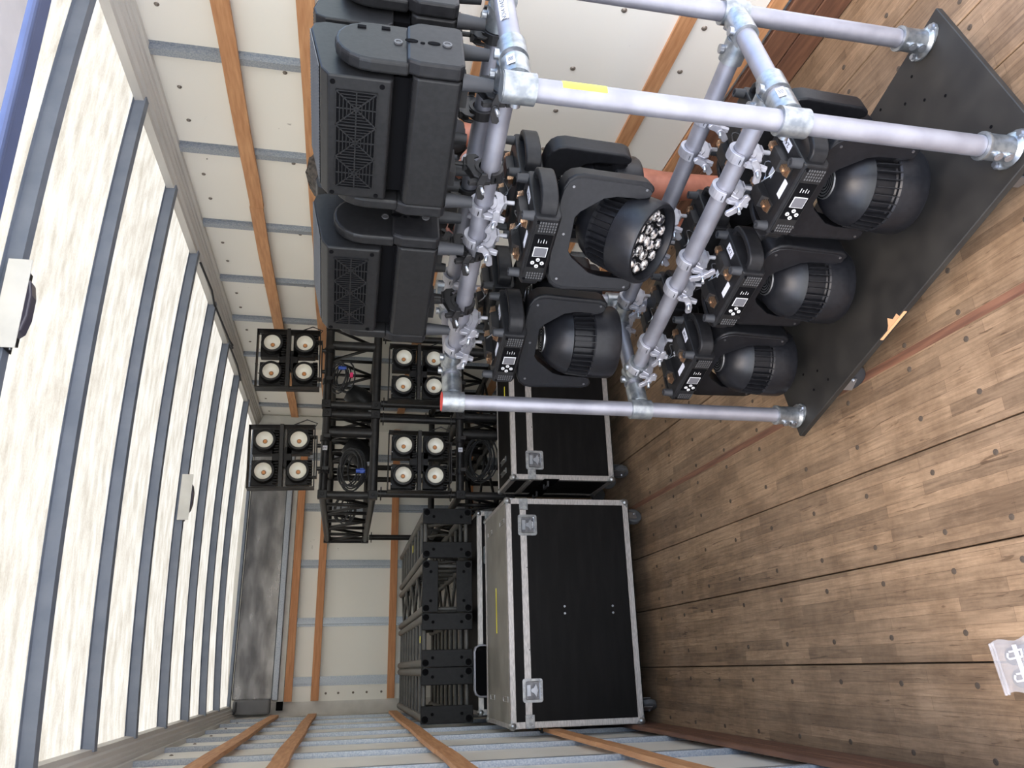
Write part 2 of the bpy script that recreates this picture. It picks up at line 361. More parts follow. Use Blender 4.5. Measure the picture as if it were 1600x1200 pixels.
def slat(wall, X, sg, z, y0, y1, h=.062, jog=0, m=M_slat):
    bm_ = MB(); N = 7
    for i in range(N):      # slightly bowed timber, one piece
        a = y0 + (y1 - y0) * i / N; b = y0 + (y1 - y0) * (i + 1) / N
        za = z + jog * math.sin(i * 1.7); zb = z + jog * math.sin((i + 1) * 1.7)
        bm_.add([(X, a, za - h / 2), (X, b, zb - h / 2), (X, b, zb + h / 2), (X, a, za + h / 2), (X - sg * .019, a, za - h / 2), (X - sg * .019, b, zb - h / 2), (X - sg * .019, b, zb + h / 2), (X - sg * .019, a, za + h / 2)],
                [(0, 1, 2, 3), (4, 7, 6, 5), (0, 4, 5, 1), (2, 6, 7, 3)] + ([(0, 3, 7, 4)] if i == 0 else []) + ([(1, 5, 6, 2)] if i == N - 1 else []))
    return bm_.build('wall_slat', m, wall)
for z, yy in ((2.14, 3.42), (1.855, 4.1), (1.22, 3.4), (.53, 3.9)):
    slat(wr, XR, 1, z, 1.5, yy - .001, jog=.002); slat(wr, XR, 1, z + .003, yy + .001, 6.80, jog=.003)
slat(wr, XR, 1, .245, 1.5, 6.8, h=.05)
for z, yy in ((2.115, 3.1), (1.835, 3.25), (1.225, 3.35), (.575, 3.3)):
    slat(wl, XL, -1, z, 1.5, yy - .001, jog=.003); slat(wl, XL, -1, z + .002, yy + .001, 6.62, jog=.004)
for X, sg, w_ in ((XR, 1, wr), (XL, -1, wl)):
    for z0, z1 in ((0.003, .098), (.101, .20 if sg > 0 else .168)):
        MB().b2(X, X - sg * .021, 1.5, 6.8, z0, z1).build('kick_board', M_kick, w_, bevel=.003, seg=1)
# flat lower liner sheet on the right wall near the doors
MB().b2(XR - .006, XR + .004, 1.5, 3.6, .275, 1.185).build('liner_sheet', M_wall, wr)
sc = MB().lathe([(.011, 0), (.0095, .003), (.005, .006), (.0005, .0065)], Matrix.Rotation(-PI / 2, 4, 'Y'), 12).build('wall_screw', M_bolthead, wr, (XR - .006, 1.954, .765))
for y, z in ((2.256, .866), (2.50, .87), (2.44, .62), (1.98, .45), (2.2, .45), (2.75, .86), (1.7, .86), (1.7, .45)): copy_part(sc, (XR - .006, y, z))

# front wall
wf = MB().b2(-.36, 2.24, YF + .026, YF + .08, -.1, 2.55).build('wall_front', M_wall); struct(wf, 'off-white front wall of the truck with three timber slats')
m = stud_bm(2.16); m2 = MB(); m2.M = Matrix.Rotation(PI / 2, 4, 'Z'); m2.add(m.v, m.f)
st = m2.build('wall_stud', M_stud, wf, (1.83, YF, 0))
XS = [1.37, .88, .40, -.065]
for x in XS: copy_part(st, (x, YF, 0))
xs = [2.14, 1.83] + XS + [-.22]
for a, b in zip(xs, xs[1:]): MB().b2(b + .036, a - .036, YF + .020, YF + .027, .02, 2.16).build('wall_panel', M_wall, wf)
for z in (2.045, 1.835, 1.225, .55): MB().b2(-.213, 2.10, YF - .019, YF, z - .031, z + .031).build('wall_slat', M_slatx, wf, bevel=.002, seg=1)
rv = MB().lathe([(.0095, 0), (.008, .003), (.004, .0055), (.0005, .006)], Matrix.Rotation(PI / 2, 4, 'X'), 10).build('wall_screw', M_bolthead, wf, (-.16, YF + .02, 1.75))
for z in (1.65, 1.53, 1.42, 1.30): copy_part(rv, (-.16, YF + .02, z))
# rounded nose corners
for cx, sg in ((XL - .005, -1), (XR + .005, 1)):
    pts = []; r = .13
    for k in range(9):
        a = PI / 2 * k / 8; pts.append((cx - sg * r + sg * r * math.cos(a), YF - .10 + r * math.sin(a)))
    poly = pts + [(x + sg * .012, y + .012) for x, y in pts[::-1]]
    MB().prism(poly, 0, 2.47, 'z', True).build('corner_moulding', M_paint if sg > 0 else M_rail, wf)
# header above the front wall
MB().b2(-.19, 2.10, YF - .02, YF + .035, 2.170, 2.475).build('header_panel', M_header, wf, bevel=.006)
MB().b2(-.20, 2.10, YF - .045, YF + .02, 2.122, 2.168).build('header_rail', M_stud, wf, bevel=.006)
MB().b2(-.21, 2.12, YF - .01, YF + .02, 2.081, 2.120).build('header_strip', M_rail, wf)
MB().b2(-.21, -.275, YF - .05, YF - .02, 2.079, 2.13).build('corner_bracket', M_dark, wf)
fg = MB(); fg.prism([(-.185, 2.172), (-.30, 2.172), (-.30, 2.455), (-.185, 2.455)], YF - .10, YF - .02, 'y'); fg.build('corner_fairing', M_greyplastic, wf, bevel=.02, seg=3)
MB().tube([(-.20, YF - .11, 2.43), (-.26, YF - .12, 2.43), (-.29, YF - .14, 2.44)], .008, 6).build('cable_end', M_rubber, wf)

# ceiling: arched translucent skin on grey bows
def zr(x, base=2.462): return base + .045 * (1 - ((x - .93) / 1.23) ** 2)
sk = MB(); nx, y0, y1 = 24, 1.60, 7.02
vs = []
for j in range(2):
    for i in range(nx + 1):
        x = -.34 + 2.56 * i / nx; vs.append((x, (y0, y1)[j], zr(x) + .042))
sk.add(vs, [(i, i + 1, nx + 2 + i, nx + 1 + i) for i in range(nx)], True)
ceil = sk.build('ceiling', M_roof); struct(ceil, 'translucent fibreglass truck roof lit by daylight')
rb = MB(); W2 = .019
for i in range(nx):
    xa = -.24 + 2.34 * i / nx; xb = -.24 + 2.34 * (i + 1) / nx; za, zb = zr(xa), zr(xb)
    prof = [(-.034, .040), (-W2 - .002, .038), (-W2, 0), (W2, 0), (W2 + .002, .038), (.034, .040), (.034, .0415), (-.034, .0415)]
    n = len(prof)
    vs = [(xa, y, za + z) for y, z in prof] + [(xb, y, zb + z) for y, z in prof]
    fs = [(k, (k + 1) % n, n + (k + 1) % n, n + k) for k in range(n)]
    if i == 0: fs.append(tuple(range(n)))
    if i == nx - 1: fs.append(tuple(range(n, 2 * n))[::-1])
    rb.add(vs, fs)
rib = rb.build('roof_bow', M_rib, ceil, (0, 2.04, 0))
for y in (2.65, 3.235, 3.83, 4.44, 5.04, 5.64, 6.24): copy_part(rib, (0, y, 0))
MB().b2(-.24, 2.10, 6.86, 6.93, 2.478, 2.50).build('roof_bow', M_rib, ceil)
# side rails with grooves
for X, sg in ((XR, 1), (XL, -1)):
    pr = [(X + sg * .036, 2.425), (X - sg * .004, 2.425), (X - sg * .006, 2.437), (X - sg * .022, 2.440), (X - sg * .024, 2.446), (X - sg * .034, 2.447), (X - sg * .040, 2.455), (X - sg * .056, 2.458), (X - sg * .062, 2.470), (X - sg * .080, 2.474), (X - sg * .082, 2.494), (X - sg * .084, 2.506), (X + sg * .036, 2.506)]
    MB().prism(pr, 1.62, 6.93, 'y').build('roof_rail', M_rail, ceil)
hd = MB().b2(-.30, 2.16, 1.60, 1.71, 2.43, 2.53); hd.b2(-.30, 2.16, 1.575, 1.60, 2.40, 2.50)
t = hd.build('trim_1', M_bluesteel, bevel=.008); struct(t, 'blue-grey rear header beam of the truck')
dp = empty('door_1', (0, 0, 0)); struct(dp, 'raised white roll-up door panels')
for k in range(3):
    MB().b2(-.2, 2.06, 1.18 - k * .37, 1.54 - k * .37, 2.40, 2.425).build('door_panel', M_door, dp, bevel=.004)

# dome lights
def dome(y, label):
    t = empty('ceiling_light', (.915, y, zr(.915) - .002)); tag(t, label, 'lamp', 'dome lights on the roof bows')
    MB().b2(-.125, .125, -.034, -.030, -.03, .028).build('mounting_plate', M_paint, t, bevel=.001)
    b_ = MB().b2(-.125, .125, -.031, .02, -.004, 0).b2(-.105, .105, -.028, .022, -.016, -.003).build('housing', M_plastic, t, bevel=.002)
    MB().prism([(-.085, -.014), (-.07, -.03), (-.03, -.038), (.03, -.038), (.07, -.03), (.085, -.014)], -.020, .02, 'y').build('lens_cover', M_lampglass, t, bevel=.005)
    sc_ = MB().cyl((-.115, 0, -.008), (-.115, 0, -.003), .005, n=8).cyl((.115, 0, -.008), (.115, 0, -.003), .005, n=8).build('screws', M_zinc, t)
dome(2.04, 'dome light with a white plate on the bow nearest the rear door'); dome(4.44, 'dome light with a white plate halfway along the translucent roof')
cb = MB().tube([(XR - .085, 3.9, 2.47), (XR - .12, 4.15, 2.445), (XR - .09, 4.4, 2.47), (XR - .13, 4.75, 2.44), (XR - .14, 4.95, 2.43), (XR - .10, 5.0, 2.46), (XR - .12, 5.3, 2.445), (XR - .09, 5.7, 2.47)], .006, 6)
cb.tube([(XR - .13, 4.80, 2.44), (XR - .15, 4.88, 2.42), (XR - .12, 4.95, 2.43), (XR - .11, 4.86, 2.45)], .005, 6, True)
tag(cb.build('roof_cable', M_rubber), 'loose dark cable running along the right roof rail', 'cable')

# ------------------------------------------------------------------ the pipe rack on castors
CA = math.radians(-72.0); CO = Vector((.775, 2.242, 0)); CM = Matrix.Translation(CO) @ Matrix.Rotation(CA, 4, 'Z')
def cw(u, v, z): return tuple(CM @ Vector((u, v, z)))
rack = empty('pipe_rack', CO, CA); tag(rack, 'wheeled aluminium pipe rack with black plywood base carrying the stage lights', 'rack')
L, W, ZM, ZT, RT = 1.065, .485, .72, 1.335, .0242
bd = MB().prism([(-.035, -.06), (1.135, -.055), (1.14, .53), (-.035, .53)], .130, .150, 'z').build('base_board', M_board, rack, bevel=.002, seg=1)
for k, (x, y) in enumerate([(1.0, .12), (.93, .2), (1.02, .3), (.12, .02), (.17, .06), (.10, .10), (.92, .42), (.97, .36), (.2, .0), (1.06, .1), (.85, .5), (.98, .46)]):
    MB().cyl((x, y, .1495), (x, y, .1508), .0045, n=8).build('screw_hole', M_dark, bd)
MB().prism([(.50, -.0595), (.56, -.0595), (.555, -.045), (.535, -.048), (.52, -.030), (.51, -.05)], .1503, .1508, 'z').build('chipped_paint', M_chip, bd)
MB().b2(.46, .58, -.0605, -.0585, .140, .149).build('chipped_edge', M_chip, bd)
def caster(parent, x, y, ztop, r=.045, rz=0, wm=M_wheel):
    c = MB().b2(-.045, .045, -.04, .04, ztop - .004, ztop).b2(-.025, .02, -.026, -.022, r * .8, ztop - .004).b2(-.025, .02, .022, .026, r * .8, ztop - .004).b2(-.02, .02, -.026, .026, ztop - .02, ztop - .004)
    M = Matrix.Translation((x, y, 0)) @ Matrix.Rotation(rz, 4, 'Z'); c.M = M
    b = MB(); b.M = M; b.add(c.v, c.f); o = b.build('caster', M_zinc, parent)
    wv = MB(); wv.M = M @ Matrix.Translation((.012, 0, r + .001)) @ Matrix.Rotation(PI / 2, 4, 'X')
    wv.lathe([(.001, -.016), (.02, -.017), (r * .8, -.017), (r, -.011), (r, .011), (r * .8, .017), (.02, .017), (.001, .016)], n=20)
    wv.build('wheel', wm, o)
    ax = MB(); ax.M = M; ax.cyl((.012, -.032, r), (.012, .032, r), .006, n=8); ax.build('axle', M_zinc, o)
    return o
for x, y, rz in ((.17, .03, .3), (.99, .03, -.4), (.17, .44, 1.2), (.99, .44, .5)): caster(rack, x, y, .130, .048, rz, M_rubber)
for nm, (x, y) in {'a': (0, 0), 'b': (L, 0), 'c': (L, W), 'd': (0, W)}.items():
    MB().cyl((x, y, .152), (x, y, ZT + .015), RT, n=24).build('post', M_alu, rack)
    f = MB().prism([(x + a * .052 * (1 if abs(b_) < .5 else 1), y + b_ * .034) for a, b_ in [(math.cos(t * PI / 8), math.sin(t * PI / 8)) for t in range(16)]], .151, .158, 'z')
    f.lathe([(.040, .158), (.031, .166), (.030, .225), (.033, .230), (.033, .238), (.025, .239)], Matrix.Translation((x, y, 0)), 24)
    fo = f.build('base_flange', M_galv, rack)
    sgn = -1 if y < .2 else -1
    for zz in (.180, .208): MB().cyl((x, y - .028, zz), (x, y - .037, zz), .0105, n=12).cyl((x, y - .037, zz), (x, y - .0375, zz), .0055, n=6).build('set_screw', M_zinc, fo)
    for dx in (-.043, .043): MB().cyl((x + dx, y, .158), (x + dx, y, .162), .011, n=14).cyl((x + dx, y, .162), (x + dx, y, .169), .0075, n=6).build('flange_bolt', M_zinc, fo)
def pipe(a, b): return MB().cyl(a, b, RT, n=24).build('rail', M_alu, rack)
VN, VF = .135, .395
ZTR = {'t': ZT - .003, 'm': ZM}
for z in (ZT - .003, ZM):
    pipe((0, .02, z), (0, W - .02, z)); pipe((L, .02, z), (L, W - .02, z))
    for v in (VN, VF): pipe((.02, v, z), (L - .02, v, z))
def sleeve(p, ax, h=.078, r=.0315, par=None):
    p = Vector(p); d = Vector({'x': (1, 0, 0), 'y': (0, 1, 0), 'z': (0, 0, 1)}[ax]) * h / 2
    m_ = MB().ring(p - d, p + d, r, RT + .0003, 24)
    return m_
def ss(p, d, par):
    p = Vector(p); d = Vector(d)
    MB().cyl(p, p + d * .010, .0115, n=14).cyl(p + d * .010, p + d * .0105, .006, n=6).build('set_screw', M_zinc, par)
for z, top in ((ZT - .003, 1), (ZM, 0)):
    for x, sx in ((0, -1), (L, 1)):
        for y, sy in ((0, 1), (W, -1)):
            h = .066; zc = z + (.0 if top else 0)
            k = MB().ring((x, y, zc - .034), (x, y, zc + .034), .0325, RT + .0003, 24).ring((x, y + sy * .024, z), (x, y + sy * .088, z), .0315, RT + .0003, 24)
            k.cyl((x, y + sy * .022, z), (x, y + sy * .034, z), .0285, n=20)
            o = k.build('corner_coupling', M_galv, rack)
            for q in ((x, y + sy * .002, z), (x, y + sy * .062, z)):
                ss((q[0] - .0315, q[1], q[2]), (-1, 0, 0), o)
            if top:
                MB().cyl((x, y, zc + .0345), (x, y, zc + .036), .030, n=24).build('end_plug', M_red if (x, y) == (0, 0) else M_galv, o)
        for v in (VN, VF):
            k = MB().ring((x, v - .030, z), (x, v + .030, z), .0325, RT + .0003, 24).ring((x - sx * .024, v, z), (x - sx * .080, v, z), .0315, RT + .0003, 24)
            k.cyl((x - sx * .022, v, z), (x - sx * .032, v, z), .028, n=20)
            o = k.build('tee_coupling', M_galv, rack)
            ss((x + sx * .0, v - .012, z + .0315), (0, 0, 1), o); ss((x - sx * .052, v, z + .0315), (0, 0, 1), o)
# tape and labels on the rack
def wrap(p0, p1, a0, a1, r, m_, name, par=rack):    # curved label on a tube from p0 to p1, covering the angles a0..a1
    p0 = Vector(p0); p1 = Vector(p1); d = (p1 - p0).normalized(); q = Vector((0, 0, 1)).rotation_difference(d).to_matrix(); n = 8
    vs = []
    for p in (p0, p1):
        for rr in (r, r + .0006): vs += [p + q @ Vector((rr * math.cos(a0 + (a1 - a0) * i / n), rr * math.sin(a0 + (a1 - a0) * i / n), 0)) for i in range(n + 1)]
    k = n + 1; fs = [(i, i + 1, 2 * k + i + 1, 2 * k + i) for i in range(n)] + [(k + i, 3 * k + i, 3 * k + i + 1, k + i + 1) for i in range(n)]
    fs += [(0, 2 * k, 3 * k, k), (n, k + n, 3 * k + n, 2 * k + n), tuple(range(0, k)) + tuple(range(2 * k - 1, k - 1, -1)), tuple(range(2 * k, 3 * k)) + tuple(range(4 * k - 1, 3 * k - 1, -1))]
    return MB().add(vs, fs).build(name, m_, par)
wrap((L, 0, 1.15), (L, 0, 1.245), -.55, .45, RT, M_yellow, 'yellow_tape')
lb = MB().b2(-.048, .048, -.010, .010, -.0003, .0004).build('name_label', M_sticker, rack, (L + .0214, .285, ZT - .003 + .0124))
Mx = Matrix(((0, -.5, .866), (1, 0, 0), (0, .866, .5))); lb.rotation_euler = Mx.to_euler()
text('NOVA WASH', .0165, M_ink, lb, (0, 0, .0006), (0, 0, 0))
for z_, y_ in ((ZT - .003, .088), (ZM, .10)):
    s_ = MB().b2(-.016, .016, -.009, .009, -.0003, .0004).build('barcode_label', M_sticker, rack, (L + .0288, y_ - .03, z_ + .0166)); s_.rotation_euler = Mx.to_euler()
    for k in range(5): MB().b2(-.006 + k * .003, -.0045 + k * .003, -.006, .006, .0004, .0007).build('barcode_bar', M_ink, s_)

# ------------------------------------------------------------------ pipe clamp (part of a light)
def clamp_bms(black):
    # ring around a tube whose axis is x at (y=0, z=0); body reaches down to z=-.09, wing bolt on the -y side
    ring_ = MB(); n = 22; ro, ri, hw = .0355, .0250, .0135
    def arc(r, a0, a1, k): return [(r * math.cos(a0 + (a1 - a0) * i / k), r * math.sin(a0 + (a1 - a0) * i / k)) for i in range(k + 1)]
    out = arc(ro, -PI * .80, PI * .95, n); inn = arc(ri, PI * .95, -PI * .80, n)
    ring_.prism(out + inn, -hw, hw, 'x')
    ring_.prism([(-.031, -.008), (-.044, -.026), (-.036, -.040), (-.014, -.048), (.006, -.058), (.030, -.060), (.046, -.048), (.050, -.030), (.041, -.022), (.034, -.034), (.018, -.036), (.0325, -.006), (.022, -.024), (0, -.0265), (-.018, -.024)], -hw * .8, -hw * .45, 'x')
    ring_.prism([(-.031, -.008), (-.044, -.026), (-.036, -.040), (-.014, -.048), (.006, -.058), (.030, -.060), (.046, -.048), (.050, -.030), (.041, -.022), (.034, -.034), (.018, -.036), (.0325, -.006), (.022, -.024), (0, -.0265), (-.018, -.024)], hw * .45, hw * .8, 'x')
    ring_.b2(-hw * .8, hw * .8, .004, .034, -.062, -.052)
    ring_.cyl((0, .02, -.060), (0, .02, -.084), .006, n=8)
    arm = MB().prism([(-.026, -.016), (-.040, .004), (-.048, .0), (-.058, -.050), (-.048, -.054)], -hw * .42, hw * .42, 'x')
    return ring_, arm
def add_clamp(par, x, y, z, black=False, flip=1, wa=0.):
    ring_, arm = clamp_bms(black)
    M = Matrix.Translation((x, y, z)) @ Matrix.Diagonal((1, flip, 1, 1))
    mt = M_blacksteel if black else M_clamp
    a = MB(); a.M = M; a.add(ring_.v, ring_.f); a.add(arm.v, arm.f); o = a.build('clamp', mt, par, bevel=.0012, seg=1)
    D_ = MB(); D_.M = M
    for a0 in (-2.55, 2.75): D_.box((0, .0352 * math.cos(a0), .0352 * math.sin(a0)), (.012, .0012, .010), (a0 + PI / 2, 'X')).build('band_slot', M_dark, o); D_ = MB(); D_.M = M
    W_ = MB()
    W_.M = M @ Matrix.Translation((0, -.062, -.024)) @ Matrix.Rotation(wa, 4, 'Y')
    W_.cyl((0, .010, 0), (0, -.008, 0), .009, n=12)
    for sg in (-1, 1): W_.prism([(sg * .004, -.008), (sg * .014, -.009), (sg * .036, -.002), (sg * .037, .010), (sg * .030, .014), (sg * .012, .008), (sg * .004, .009)], -.005, .004, 'y')
    W_.build('wing_nut', mt, o, bevel=.001, seg=1)
    B_ = MB(); B_.M = M; B_.cyl((0, -.03, -.030), (0, -.090, -.018), .0045, n=8); B_.build('clamp_bolt', M_zinc, o)
    return o

# ------------------------------------------------------------------ moving-head wash light, hung by its base
ID_TXT = {}
def wash(u, v, zrail, label, side=1, tilt=0., sid=None, group='wash lights hanging on the pipe rack', pan=0.):
    z0 = zrail - .115
    rz = CA + (0 if side > 0 else PI)
    t = empty('moving_head_light', cw(u, v, z0), rz); tag(t, label, 'stage light', group)
    hx, hy, hz = .108, .094, .072
    # base housing: chamfered box, display face on -y
    b = MB().prism([(-hy, -.006), (-hy + .006, 0), (hy - .006, 0), (hy, -.006), (hy, -hz + .012), (hy - .014, -hz), (-hy + .014, -hz), (-hy, -hz + .010)], -hx, hx, 'x')
    base = b.build('base_housing', M_plastic, t, bevel=.006)
    fp = MB().b2(-hx + .012, hx - .012, -hy - .003, -hy + .002, -hz + .010, -.006).build('front_panel', M_plastic2, t, bevel=.002)
    MB().b2(-.052, .058, -hy - .0045, -hy - .0025, -hz + .014, -.010).build('glossy_panel', M_dark, fp)
    fr = MB().b2(-.014, .018, -hy - .0055, -hy - .004, -.053, -.017).build('screen_frame', M_white, t)
    MB().b2(-.012, .016, -hy - .0065, -hy - .005, -.051, -.019).build('screen', M_screen, fr)
    for (x, z) in ((-.024, -.035), (-.046, -.035), (-.035, -.0225), (-.035, -.0475)):
        k = MB().cyl((x, -hy - .004, z), (x, -hy - .0068, z), .0052, n=14).build('button', M_white, t); k['label'] = 'white round push button'
        MB().cyl((x, -hy - .0066, z), (x, -hy - .0072, z), .0018, n=8).build('button_centre', M_ink, k)
    for q, z in enumerate((-.024, -.031, -.038, -.045)): MB().b2(.032, .044 - .004 * (q % 2), -hy - .0055, -hy - .004, z, z + .0012).build('print_mark', M_white, fp)
    vt = MB()
    for sx, x0, nx_ in ((1, .066, 4), (-1, -.094, 3)):
        for i in range(nx_):
            for k in range(7): vt.b2(x0 + i * .0085, x0 + i * .0085 + .0055, -hy - .0036, -hy - .0015, -.060 + k * .0068, -.0565 + k * .0068)
    vt.build('vent_slots', M_vent, fp)['kind'] = 'stuff'
    for x in (-hx + .013, hx - .013): MB().cyl((x, -hy + .001, -.012), (x, -hy - .0035, -.012), .0045, n=10).build('screw_hole', M_dark, fp)
    # handles on both ends
    for sx in (-1, 1):
        h = MB(); R_ = []
        for k in range(13):
            a = PI * k / 12; R_.append((hx - .004 + .050 * math.sin(a) ** .55 if 0 < k < 12 else hx - .004, -.080 * math.cos(a)))
        inn = []
        for k in range(13):
            a = PI * k / 12; inn.append((hx - .004 + .034 * math.sin(a) ** .6 if 0 < k < 12 else hx - .004, -.062 * math.cos(a)))
        for i in range(12):
            q = [(sx * R_[i][0], R_[i][1]), (sx * R_[i + 1][0], R_[i + 1][1]), (sx * inn[i + 1][0], inn[i + 1][1]), (sx * inn[i][0], inn[i][1])]
            h.add([(x, y, -.058) for x, y in q] + [(x, y, -.014) for x, y in q], [(0, 1, 2, 3), (7, 6, 5, 4), (0, 4, 5, 1), (2, 6, 7, 3)] + ([(0, 3, 7, 4)] if i == 0 else []) + ([(1, 5, 6, 2)] if i == 11 else []), True)
        h.build('handle', M_plastic, t, bevel=.004)
    # rubber pegs, brackets and quarter turns on the mounting side
    for x in (-.096, .096):
        for y in (-.074, .074): MB().cyl((x, y, -.002), (x, y, .024), .0135, .0115, n=14).ring((x, y, .022), (x, y, .028), .0115, .006, 12).build('rubber_foot', M_rubber, t)
    for x in (-.055, .055):
        br = MB().prism([(-.060, .001), (-.060, .005), (-.036, .006), (-.028, .024), (.028, .024), (.036, .006), (.060, .005), (.060, .001)], x - .017, x + .017, 'x').build('omega_bracket', M_blacksteel, t)
        for y in (-.048, .048):
            q = MB()
            for k in range(4): q.prism([(y - .014 + k * .001, .006 + k * .0035), (y + .014, .007 + k * .0035), (y + .016, .0085 + k * .0035), (y - .014, .0085 + k * .0035)], x - .011 + .0015 * k, x + .011 - .0015 * k, 'x')
            q.cyl((x, y, .004), (x, y, .022), .005, n=8); q.build('quarter_turn', M_bronze, br)
        add_clamp(t, x, 0, .115, False, 1 if side > 0 else -1, wa=random.choice((.2, -.5, 1.0, .5)))
    # sticker, rating plate, safety eye
    if sid:
        s_ = MB().b2(-.023, .023, -.011, .011, 0, .0006).build('number_sticker', M_sticker, t, (.090, .014, .0008), (0, 0, PI / 2)); text(sid, .017, M_ink, s_, (0, 0, .0009), (0, 0, 0))
        MB().b2(-.014, .034, -.070, -.050, 0, .0007).build('rating_label', M_sticker, t, (0, 0, .0006)); MB().b2(-.010, .032, .008, .026, 0, .0007).build('rating_label', M_sticker, t, (0, 0, .0006))
    wr_ = MB().tube([(0.03 * math.cos(a) + .0, .02 + .018 * math.sin(a), .012 + .010 * math.sin(2 * a)) for a in [k * PI / 8 for k in range(16)]], .0016, 5, True); wr_.build('safety_wire', M_zinc, t)
    # yoke: U plate with two arms
    ay = .030; PM = Matrix.Rotation(pan, 4, 'Z')
    out = [(-.095, -.078), (-.125, -.082), (-.146, -.092), (-.158, -.108), (-.163, -.130), (-.160, -.200), (-.157, -.300), (-.151, -.318), (-.140, -.326), (-.128, -.322), (-.122, -.305), (-.120, -.230), (-.112, -.196), (-.068, -.138), (-.050, -.126)]
    out = out + [(-x, z) for x, z in out[::-1]]
    yk = MB(); yk.M = PM; yk.prism(out, -ay, ay, 'y', True).cyl((0, 0, -.066), (0, 0, -.080), .060, n=24)
    yo = yk.build('yoke', M_wash, t, bevel=.013, seg=3)
    yk = MB(); yk.M = PM; yk.prism([(x * .93, z * .965 - .005) for x, z in out], -ay - .0015, -ay + .004, 'y'); pl = yk.build('yoke_cover', M_wash2, yo, bevel=.0012, seg=1)
    for (x, z) in ((-.128, -.108), (0, -.104), (.128, -.108), (-.138, -.302), (.138, -.302)):
        yk = MB(); yk.M = PM; yk.cyl((x, -ay - .001, z), (x, -ay - .0035, z), .0036, n=10); yk.build('yoke_screw', M_dish, yo)
    # head
    HM = PM @ Matrix.Translation((0, 0, -.298)) @ Matrix.Rotation(-tilt, 4, 'X')
    g = MB(); g.M = HM; g.lathe([(.001, .150), (.042, .149), (.056, .142), (.072, .130), (.088, .112), (.099, .092), (.104, .076), (.098, .073), (.094, .070), (.094, .014), (.098, .010), (.098, -.045), (.001, -.045)], n=40)
    head = g.build('head_housing', M_wash2, t)
    fn = MB(); fn.M = HM
    for k in range(34):
        a = 2 * PI * k / 34
        q = Matrix.Rotation(a, 4, 'Z')
        v_ = [q @ Vector(p) for p in ((.090, -.0011, .080), (.090, .0011, .080), (.112, .0011, .008), (.112, -.0011, .008), (.090, -.0011, .008), (.090, .0011, .008), (.1065, .0011, .072), (.1065, -.0011, .072))]
        fn.add(v_, [(0, 1, 6, 7), (7, 6, 2, 3), (0, 7, 3, 4), (1, 5, 2, 6), (3, 2, 5, 4)])
    fo_ = fn.build('cooling_fins', M_wash, head)
    rm = MB(); rm.M = HM; rm.lathe([(.094, .010), (.108, .012), (.112, .008), (.114, -.020), (.114, -.064), (.110, -.072), (.101, -.072), (.098, -.060), (.097, -.046)], n=40); rm.build('head_rim', M_wash2, head)
    ls = MB(); ls.M = HM; ls.cyl((0, 0, -.047), (0, 0, -.050), .096, n=30); ls.build('lens_plate', M_dark, head)
    lens = []
    pos = [(0, 0)] + [(.036 * math.cos(PI / 3 * k), .036 * math.sin(PI / 3 * k)) for k in range(6)] + [(.073 * math.cos(PI / 6 * k + .26), .073 * math.sin(PI / 6 * k + .26)) for k in range(12)]
    if tilt:
        for x, y in pos:
            q = MB(); q.M = HM @ Matrix.Translation((x, y, -.050)) @ Matrix.Rotation(PI, 4, 'X')
            q.lathe([(.0165, 0), (.0160, .004), (.012, .0075), (.006, .010), (.0005, .0108)], n=9, smooth=False); q.build('lens', M_lens, head)
    for sg in (-1, 1):
        bs = MB(); bs.M = PM @ Matrix.Translation((0, 0, -.298)); bs.cyl((sg * .096, 0, 0), (sg * .124, 0, 0), .028, n=20); bs.build('tilt_hub', M_wash, t)
    if abs(tilt) < .1:
        cp = MB(); cp.M = HM; cp.lathe([(.042, .148), (.042, .153), (.001, .153)], n=28); cp = cp.build('fan_cover', M_latch, head)
        for r_ in (.012, .020, .028, .036):
            q = MB(); q.M = HM; q.lathe([(r_, .1528), (r_, .1536), (r_ + .003, .1536), (r_ + .003, .1528)], n=24); q.build('fan_slot', M_dark, cp)
    return t
wash(.60, VN, ZT - .003, 'wash light with its lens turned out to the camera, on the upper near rail', 1, math.radians(48), '2.14', pan=math.radians(19))
wash(.165, VN, ZT - .003, 'wash light pointing straight down on the upper near rail, above the black flight case', 1, 0, '2.11', pan=math.radians(20))
wash(.535, VF, ZT - .003, 'wash light mostly hidden behind the one with the lens turned out, upper far rail', -1, 0.0001)
wash(.10, VF, ZT - .003, 'wash light hidden behind the downward one at the end of the upper far rail', -1, 0.0001)
wash(.83, VN, ZM, 'lower wash light on the near rail closest to the thick near post', 1, 0.0001, '2.4')
wash(.475, VN, ZM, 'middle one of the three lower wash lights on the near rail of the rack', 1, 0.0001, '2.35')
wash(.115, VN, ZM, 'lower wash light on the near rail, over the board corner by the caster', 1, 0.0001, '2.38')
wash(.765, VF, ZM, 'lower wash light on the far rail, nearest the bare floor by the right wall', -1, 0.0001)
wash(.41, VF, ZM, 'lower wash light in the middle of the far rail, hidden behind the near row', -1, 0.0001)
wash(.055, VF, ZM, 'lower wash light at the inner end of the far rail, behind the near row', -1, 0.0001)

